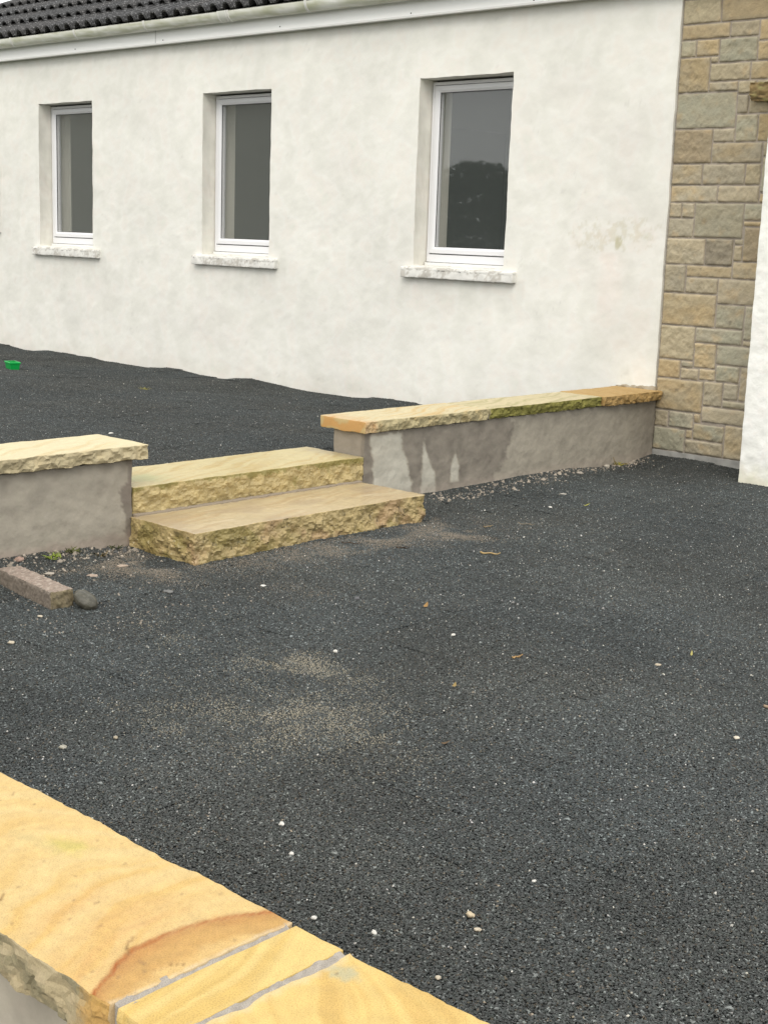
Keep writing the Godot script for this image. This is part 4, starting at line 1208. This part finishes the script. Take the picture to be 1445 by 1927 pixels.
func court_things() -> void:
	# concrete block lying by the left wall
	var blk := box(Vector3(-0.216, 0.0, -0.046), Vector3(0.216, 0.070, 0.046), 0.006, func(p):
		return Vector3(0.006 * n2.get_noise_2d(p.y * 22.0, p.z * 22.0) + 0.004 * n3.get_noise_2d(p.y * 70.0, p.z * 70.0) if absf(p.x) > 0.2 else 0.0, 0.003 * n2.get_noise_2d(p.x * 14.0, p.z * 14.0) + 0.003 * n3.get_noise_2d(p.x * 60.0, p.z * 60.0), 0.003 * n2.get_noise_2d(p.x * 16.0, p.y * 16.0) + 0.0025 * n3.get_noise_2d(p.x * 60.0, p.y * 60.0)), func(p, n):
		var c := Color(0.225, 0.19, 0.155)
		if n.y > 0.5:
			c = Color(0.28, 0.22, 0.178).lerp(Color(0.38, 0.32, 0.265), ss(0.05, 0.4, n2.get_noise_2d(p.x * 40.0, p.z * 40.0)))
		elif n.x > 0.5:
			c = Color(0.20, 0.165, 0.10).lerp(Color(0.25, 0.21, 0.13), ss(0.0, 0.4, n2.get_noise_2d(p.y * 22.0, p.z * 22.0)))
		c = c.lerp(Color(0.14, 0.115, 0.09), 0.5 * ss(0.10, 0.45, n2.get_noise_3dv(p * 30.0)))
		return tint(c, 1.0 + 0.3 * n3.get_noise_3dv(p * 90.0)), 0.007)
	var o := single("concrete_block", blk.mesh(), M.split_stone, "pinkish grey rough concrete block lying beside the round dark cobble", "block")
	o.transform = Transform3D(Basis(Vector3.UP, -0.13) * Basis(Vector3.BACK, 0.01), Vector3(0.434, hl(0.434, 4.84) - 0.004, 4.837))
	# cobble
	o = single("cobble", blob(Vector3.ZERO, Vector3(0.050, 0.028, 0.036), 0.10, 4.0, func(d):
		return tint(Color(0.075, 0.072, 0.055).lerp(Color(0.13, 0.125, 0.10), ss(0.0, 0.5, n2.get_noise_3dv(d * 2.0))), 1.0), 16, Basis(Vector3.UP, 0.3) * Basis(Vector3.BACK, -0.55)).mesh(), M.pebble, "smooth dark olive cobble at the end of the concrete block", "cobble")
	o.position = Vector3(0.694, hl(0.7, 4.79) + 0.031, 4.800)
	# green tub on the terrace
	var t := thing("plastic_tub", "small bright green plastic tub on the terrace gravel by the house", "tub", Vector3(-5.105, hu(-5.105, 1.43) + 0.004, 1.43))
	t.rotation.y = -0.29
	var green := Color(0.004, 0.30, 0.055)
	var mb := MB.new()
	var L := 0.076
	var W := 0.040
	var H := 0.060
	for side in [[0.0, 1.0], [0.004, -1.0]]:
		var i: float = side[0]
		var A := [Vector3(-L + 0.008 + i, i, W - 0.006 - i), Vector3(L - 0.008 - i, i, W - 0.006 - i), Vector3(L - 0.008 - i, i, -W + 0.006 + i), Vector3(-L + 0.008 + i, i, -W + 0.006 + i)]
		var B := [Vector3(-L + i, H, W - i), Vector3(L - i, H, W - i), Vector3(L - i, H, -W + i), Vector3(-L + i, H, -W + i)]
		for s in 4:
			if side[1] > 0:
				mb.quad(A[s], A[(s + 1) % 4], B[(s + 1) % 4], B[s], green)
			else:
				mb.quad(A[(s + 1) % 4], A[s], B[s], B[(s + 1) % 4], green)
		mb.quad(A[0], A[1], A[2], A[3], green)
	var body := MeshInstance3D.new()
	body.name = "tub_body"
	body.mesh = mb.mesh()
	body.material_override = M.plastic
	t.add_child(body)
	mb = MB.new()
	for q in [[Vector3(-L - 0.005, H - 0.008, W - 0.003), Vector3(L + 0.005, H + 0.002, W + 0.005)], [Vector3(-L - 0.005, H - 0.008, -W - 0.005), Vector3(L + 0.005, H + 0.002, -W + 0.003)], [Vector3(-L - 0.005, H - 0.008, -W + 0.0031), Vector3(-L + 0.003, H + 0.002, W - 0.0031)], [Vector3(L - 0.003, H - 0.008, -W + 0.0031), Vector3(L + 0.005, H + 0.002, W - 0.0031)]]:
		box(q[0], q[1], 9.0, still, func(_p, _n): return Color(0.006, 0.40, 0.075), 0.002, "xXyYzZ", mb)
	var rim := MeshInstance3D.new()
	rim.name = "rim"
	rim.mesh = mb.mesh()
	rim.material_override = M.plastic
	t.add_child(rim)
	# twigs and leaves
	var A := 0.744          # along the picture's horizontal
	twig("small forked grey twig near the right end of the lower step", 0.70, 2.54, A + 0.5, 0.045, 0.0022, Color(0.33, 0.25, 0.14), 0.018)
	twig("short ochre stick on bare gravel right of the steps", 1.076, 2.99, A - 0.12, 0.088, 0.0036, Color(0.40, 0.29, 0.13), 0.0, 0.008)
	twig("short black stick in the dirt below the lower step", 0.76, 3.20, A, 0.060, 0.0030, Color(0.06, 0.045, 0.03), 0.012)
	twig("thin curved dark stick against the lower step's front", 0.56, 3.32, A - 0.2, 0.085, 0.0022, Color(0.07, 0.05, 0.035), 0.0, 0.03)
	twig("bright orange knobbed twig alone in mid court", 2.072, 4.095, A + 0.62, 0.044, 0.0028, Color(0.42, 0.27, 0.12), 0.010)
	twig("pale brown stick cut off by the right edge of the picture", 2.90, 3.90, A - 0.2, 0.10, 0.0040, Color(0.30, 0.22, 0.15))
	twig("thin grey branched twig beyond the forked one", 0.80, 2.37, A - 0.15, 0.080, 0.0016, Color(0.26, 0.22, 0.16), 0.02)
	twig("stalk lying along the foot of the right wall by the weed", 0.035, 0.40, PI / 2 - 0.1, 0.15, 0.0030, Color(0.22, 0.17, 0.08), 0.03, 0.01, "stalk")
	dry_leaf("yellow green leaf on the gravel in front of the mossy cap", 0.694, 1.72, A, 0.032, 0.006, Color(0.42, 0.40, 0.06))
	dry_leaf("curled orange and brown leaf in mid court beside a dark stone", 1.47, 3.86, A + 0.9, 0.022, 0.009, Color(0.26, 0.15, 0.05), 0.012)
	dry_leaf("tiny yellow brown leaf in the middle of the court", 2.13, 4.48, A + 1.1, 0.016, 0.006, Color(0.24, 0.17, 0.06), 0.008)
	dry_leaf("dark brown leaf lower in the court right of the sand", 2.42, 4.86, A - 0.3, 0.026, 0.008, Color(0.10, 0.06, 0.025), 0.008)
	dry_leaf("small yellow blade near the right side of the court", 2.44, 3.63, A + 1.3, 0.022, 0.004, Color(0.30, 0.27, 0.09), 0.010)
	tuft("yellow green moss clump on the raised terrace", -3.37, 1.43, 0.028, Color(0.20, 0.18, 0.05), 20)
	tuft("bright green moss tuft at the foot of the left wall", 0.06, 4.52, 0.030, Color(0.20, 0.26, 0.035), 34)
	tuft("olive moss patch under the left wall's middle", 0.03, 4.40, 0.030, Color(0.10, 0.11, 0.03), 30)
	tuft("dark weed sprig at the left wall's foot near the steps", 0.018, 4.20, 0.028, Color(0.06, 0.065, 0.03), 24)
	tuft("brownish weed tuft in the dirt left of the lower step", 0.10, 4.31, 0.025, Color(0.16, 0.12, 0.05), 20)
	tuft("olive green weed at the foot of the right wall", 0.035, 0.44, 0.032, Color(0.22, 0.20, 0.03), 26)
	mb = MB.new()
	tube(mb, [Vector3(0, 0, 0), Vector3(-0.008, 0.025, 0.012), Vector3(-0.014, 0.055, 0.022)], [0.0030, 0.0026, 0.0018], Color(0.24, 0.19, 0.08), 6)
	o = single("weed_stem", mb.mesh(), M.wood, "bare upright stem of the weed by the right wall", "stem")
	o.position = Vector3(0.035, hl(0.035, 0.44), 0.45)
	# loose stones one can pick out
	var cream := Color(0.50, 0.44, 0.34)
	var white := Color(0.62, 0.60, 0.55)
	var greyish := Color(0.16, 0.16, 0.155)
	pebble("beige rough stone, larger of a pair right of the near wall", 3.071, 5.546, 0.0085, Color(0.50, 0.42, 0.29))
	pebble("cream stone just below the larger beige one", 3.118, 5.581, 0.0065, cream)
	pebble("white stone above the near slab's long edge", 2.506, 5.537, 0.0075, white)
	pebble("white stone closest to the filler strip", 2.991, 5.743, 0.006, white)
	pebble("pale pebble beside the near wall's rightmost slab", 3.186, 5.779, 0.006, cream)
	pebble("round white pebble above the sandy patch", 1.647, 4.503, 0.0068, white, 0.8)
	pebble("white pebble in mid court right of the curled leaf", 1.760, 4.046, 0.0068, white, 0.7)
	pebble("dark grey stone with pale top left of the curled leaf", 1.236, 3.979, 0.011, Color(0.12, 0.12, 0.125), 0.7)
	pebble("flat grey stone below the lower step's near corner", 0.698, 4.433, 0.016, greyish, 0.35)
	pebble("pale grey stone above the near wall's left part", 1.764, 5.621, 0.010, Color(0.36, 0.34, 0.28))
	pebble("grey beige stone right of the pale grey one", 1.814, 5.491, 0.007, Color(0.36, 0.31, 0.23))
	pebble("white stone in the open lower right of the court", 3.067, 5.329, 0.006, white)
	pebble("cream stone at the picture's left edge below the block", 0.889, 5.223, 0.009, cream)
	pebble("white chip above the golden slab's brown band", 2.635, 5.628, 0.006, white)
	pebble("long white flake below the lower step's front", 0.840, 4.087, 0.011, white, 0.3)
	pebble("white flat chip at the right side of the court", 2.938, 4.232, 0.010, Color(0.58, 0.52, 0.42), 0.35)
	pebble("flat tan chip in the upper right of the court", 2.416, 3.797, 0.011, Color(0.42, 0.36, 0.27), 0.3)
	pebble("pale chip in front of the wall's ochre cap", 0.412, 1.531, 0.014, Color(0.38, 0.36, 0.32), 0.35)
	pebble("white sliver in front of the wall's mossy cap", 0.592, 1.897, 0.012, white, 0.3)
	pebble("white stone near the brown band's end by the joint", 2.865, 5.783, 0.006, white)
	pebble("cream stone pressed against the block's near side", 0.700, 4.990, 0.009, cream, 0.4)
	pebble("flat pinkish flake between block and lower step", 0.275, 4.333, 0.020, Color(0.40, 0.32, 0.25), 0.25)
	pebble("flat pinkish flake beside the cobble", 0.323, 4.507, 0.022, Color(0.38, 0.30, 0.24), 0.22)
	pebble("pale flake lying behind the concrete block", 0.214, 4.627, 0.018, Color(0.40, 0.36, 0.30), 0.3)
	pebble("pink stone against the left wall's foot at the picture's edge", 0.045, 4.655, 0.018, Color(0.36, 0.25, 0.20), 0.6)
	pebble("whitish lump at the right wall's foot beside the weed", 0.03, 0.55, 0.016, Color(0.45, 0.41, 0.34), 0.7)
	pebble("flat pale mortar flake at the right wall's foot", 0.11, 0.95, 0.022, Color(0.40, 0.36, 0.31), 0.3)
	pebble("white flake on the terrace behind the left wall's cap", -1.535, 3.066, 0.014, white, 0.3)

# ---- out of view behind the camera, placed to show in the window panes
func surroundings() -> void:
	var mb := MB.new()
	for k in 22000:
		var x := rng.randf_range(-31.0, -16.0)
		var top := 3.10 + 0.75 * exp(-pow((x + 23.0) / 1.1, 2.0)) - 0.30 * ss(-22.0, -19.5, x) + 0.10 * n2.get_noise_1d(x * 2.5) + 0.16 * n2.get_noise_1d(x * 7.0)
		var y := top * (1.0 - pow(rng.randf(), 1.4)) - 0.25
		var p := Vector3(x, y, 25.0 + rng.randf_range(0.0, 2.0) + 0.4 * n1.get_noise_2d(x, y))
		var d := Vector3(rng.randfn(), rng.randfn(), rng.randfn()).normalized()
		var e := d.cross(Vector3(rng.randfn(), rng.randfn(), rng.randfn())).normalized()
		var s := rng.randf_range(0.07, 0.16)
		mb.quad(p - d * s, p - e * s * 0.6, p + d * s, p + e * s * 0.6, tint(Color(0.035, 0.045, 0.018), rng.randf_range(0.6, 1.3)))
	single("treeline", mb.mesh(), M.leaf, "dark line of trees mirrored in the right-hand window", "trees", "", "stuff")
	var b := thing("unseen_outbuilding", "pale rendered building out of view, placed to lighten the two left windows by its reflection", "building", Vector3(-18.1, -0.3, 10.25))  # never in view directly; placed so its reflection lightens the two left panes
	part("wall", plain_box(Vector3(-23.0, -0.3, 9.0), Vector3(-13.2, 4.2, 11.5), Color(0.72, 0.70, 0.62)).mesh(), M.paint, b)
	mb = MB.new()
	for s in [[8.8, 10.25, -1.0], [11.7, 10.25, 1.0]]:
		mb.quad(Vector3(-23.2, 4.1, s[0]), Vector3(-13.0, 4.1, s[0]), Vector3(-13.0, 5.1, s[1]), Vector3(-23.2, 5.1, s[1]), grey(0.06))
	for x in [-23.0, -13.2]:
		mb.tri(Vector3(x, 4.19, 9.0), Vector3(x, 5.05, 10.25), Vector3(x, 4.19, 11.5), Color(0.72, 0.70, 0.62))
	part("roof", mb.mesh(), M.paint, b)
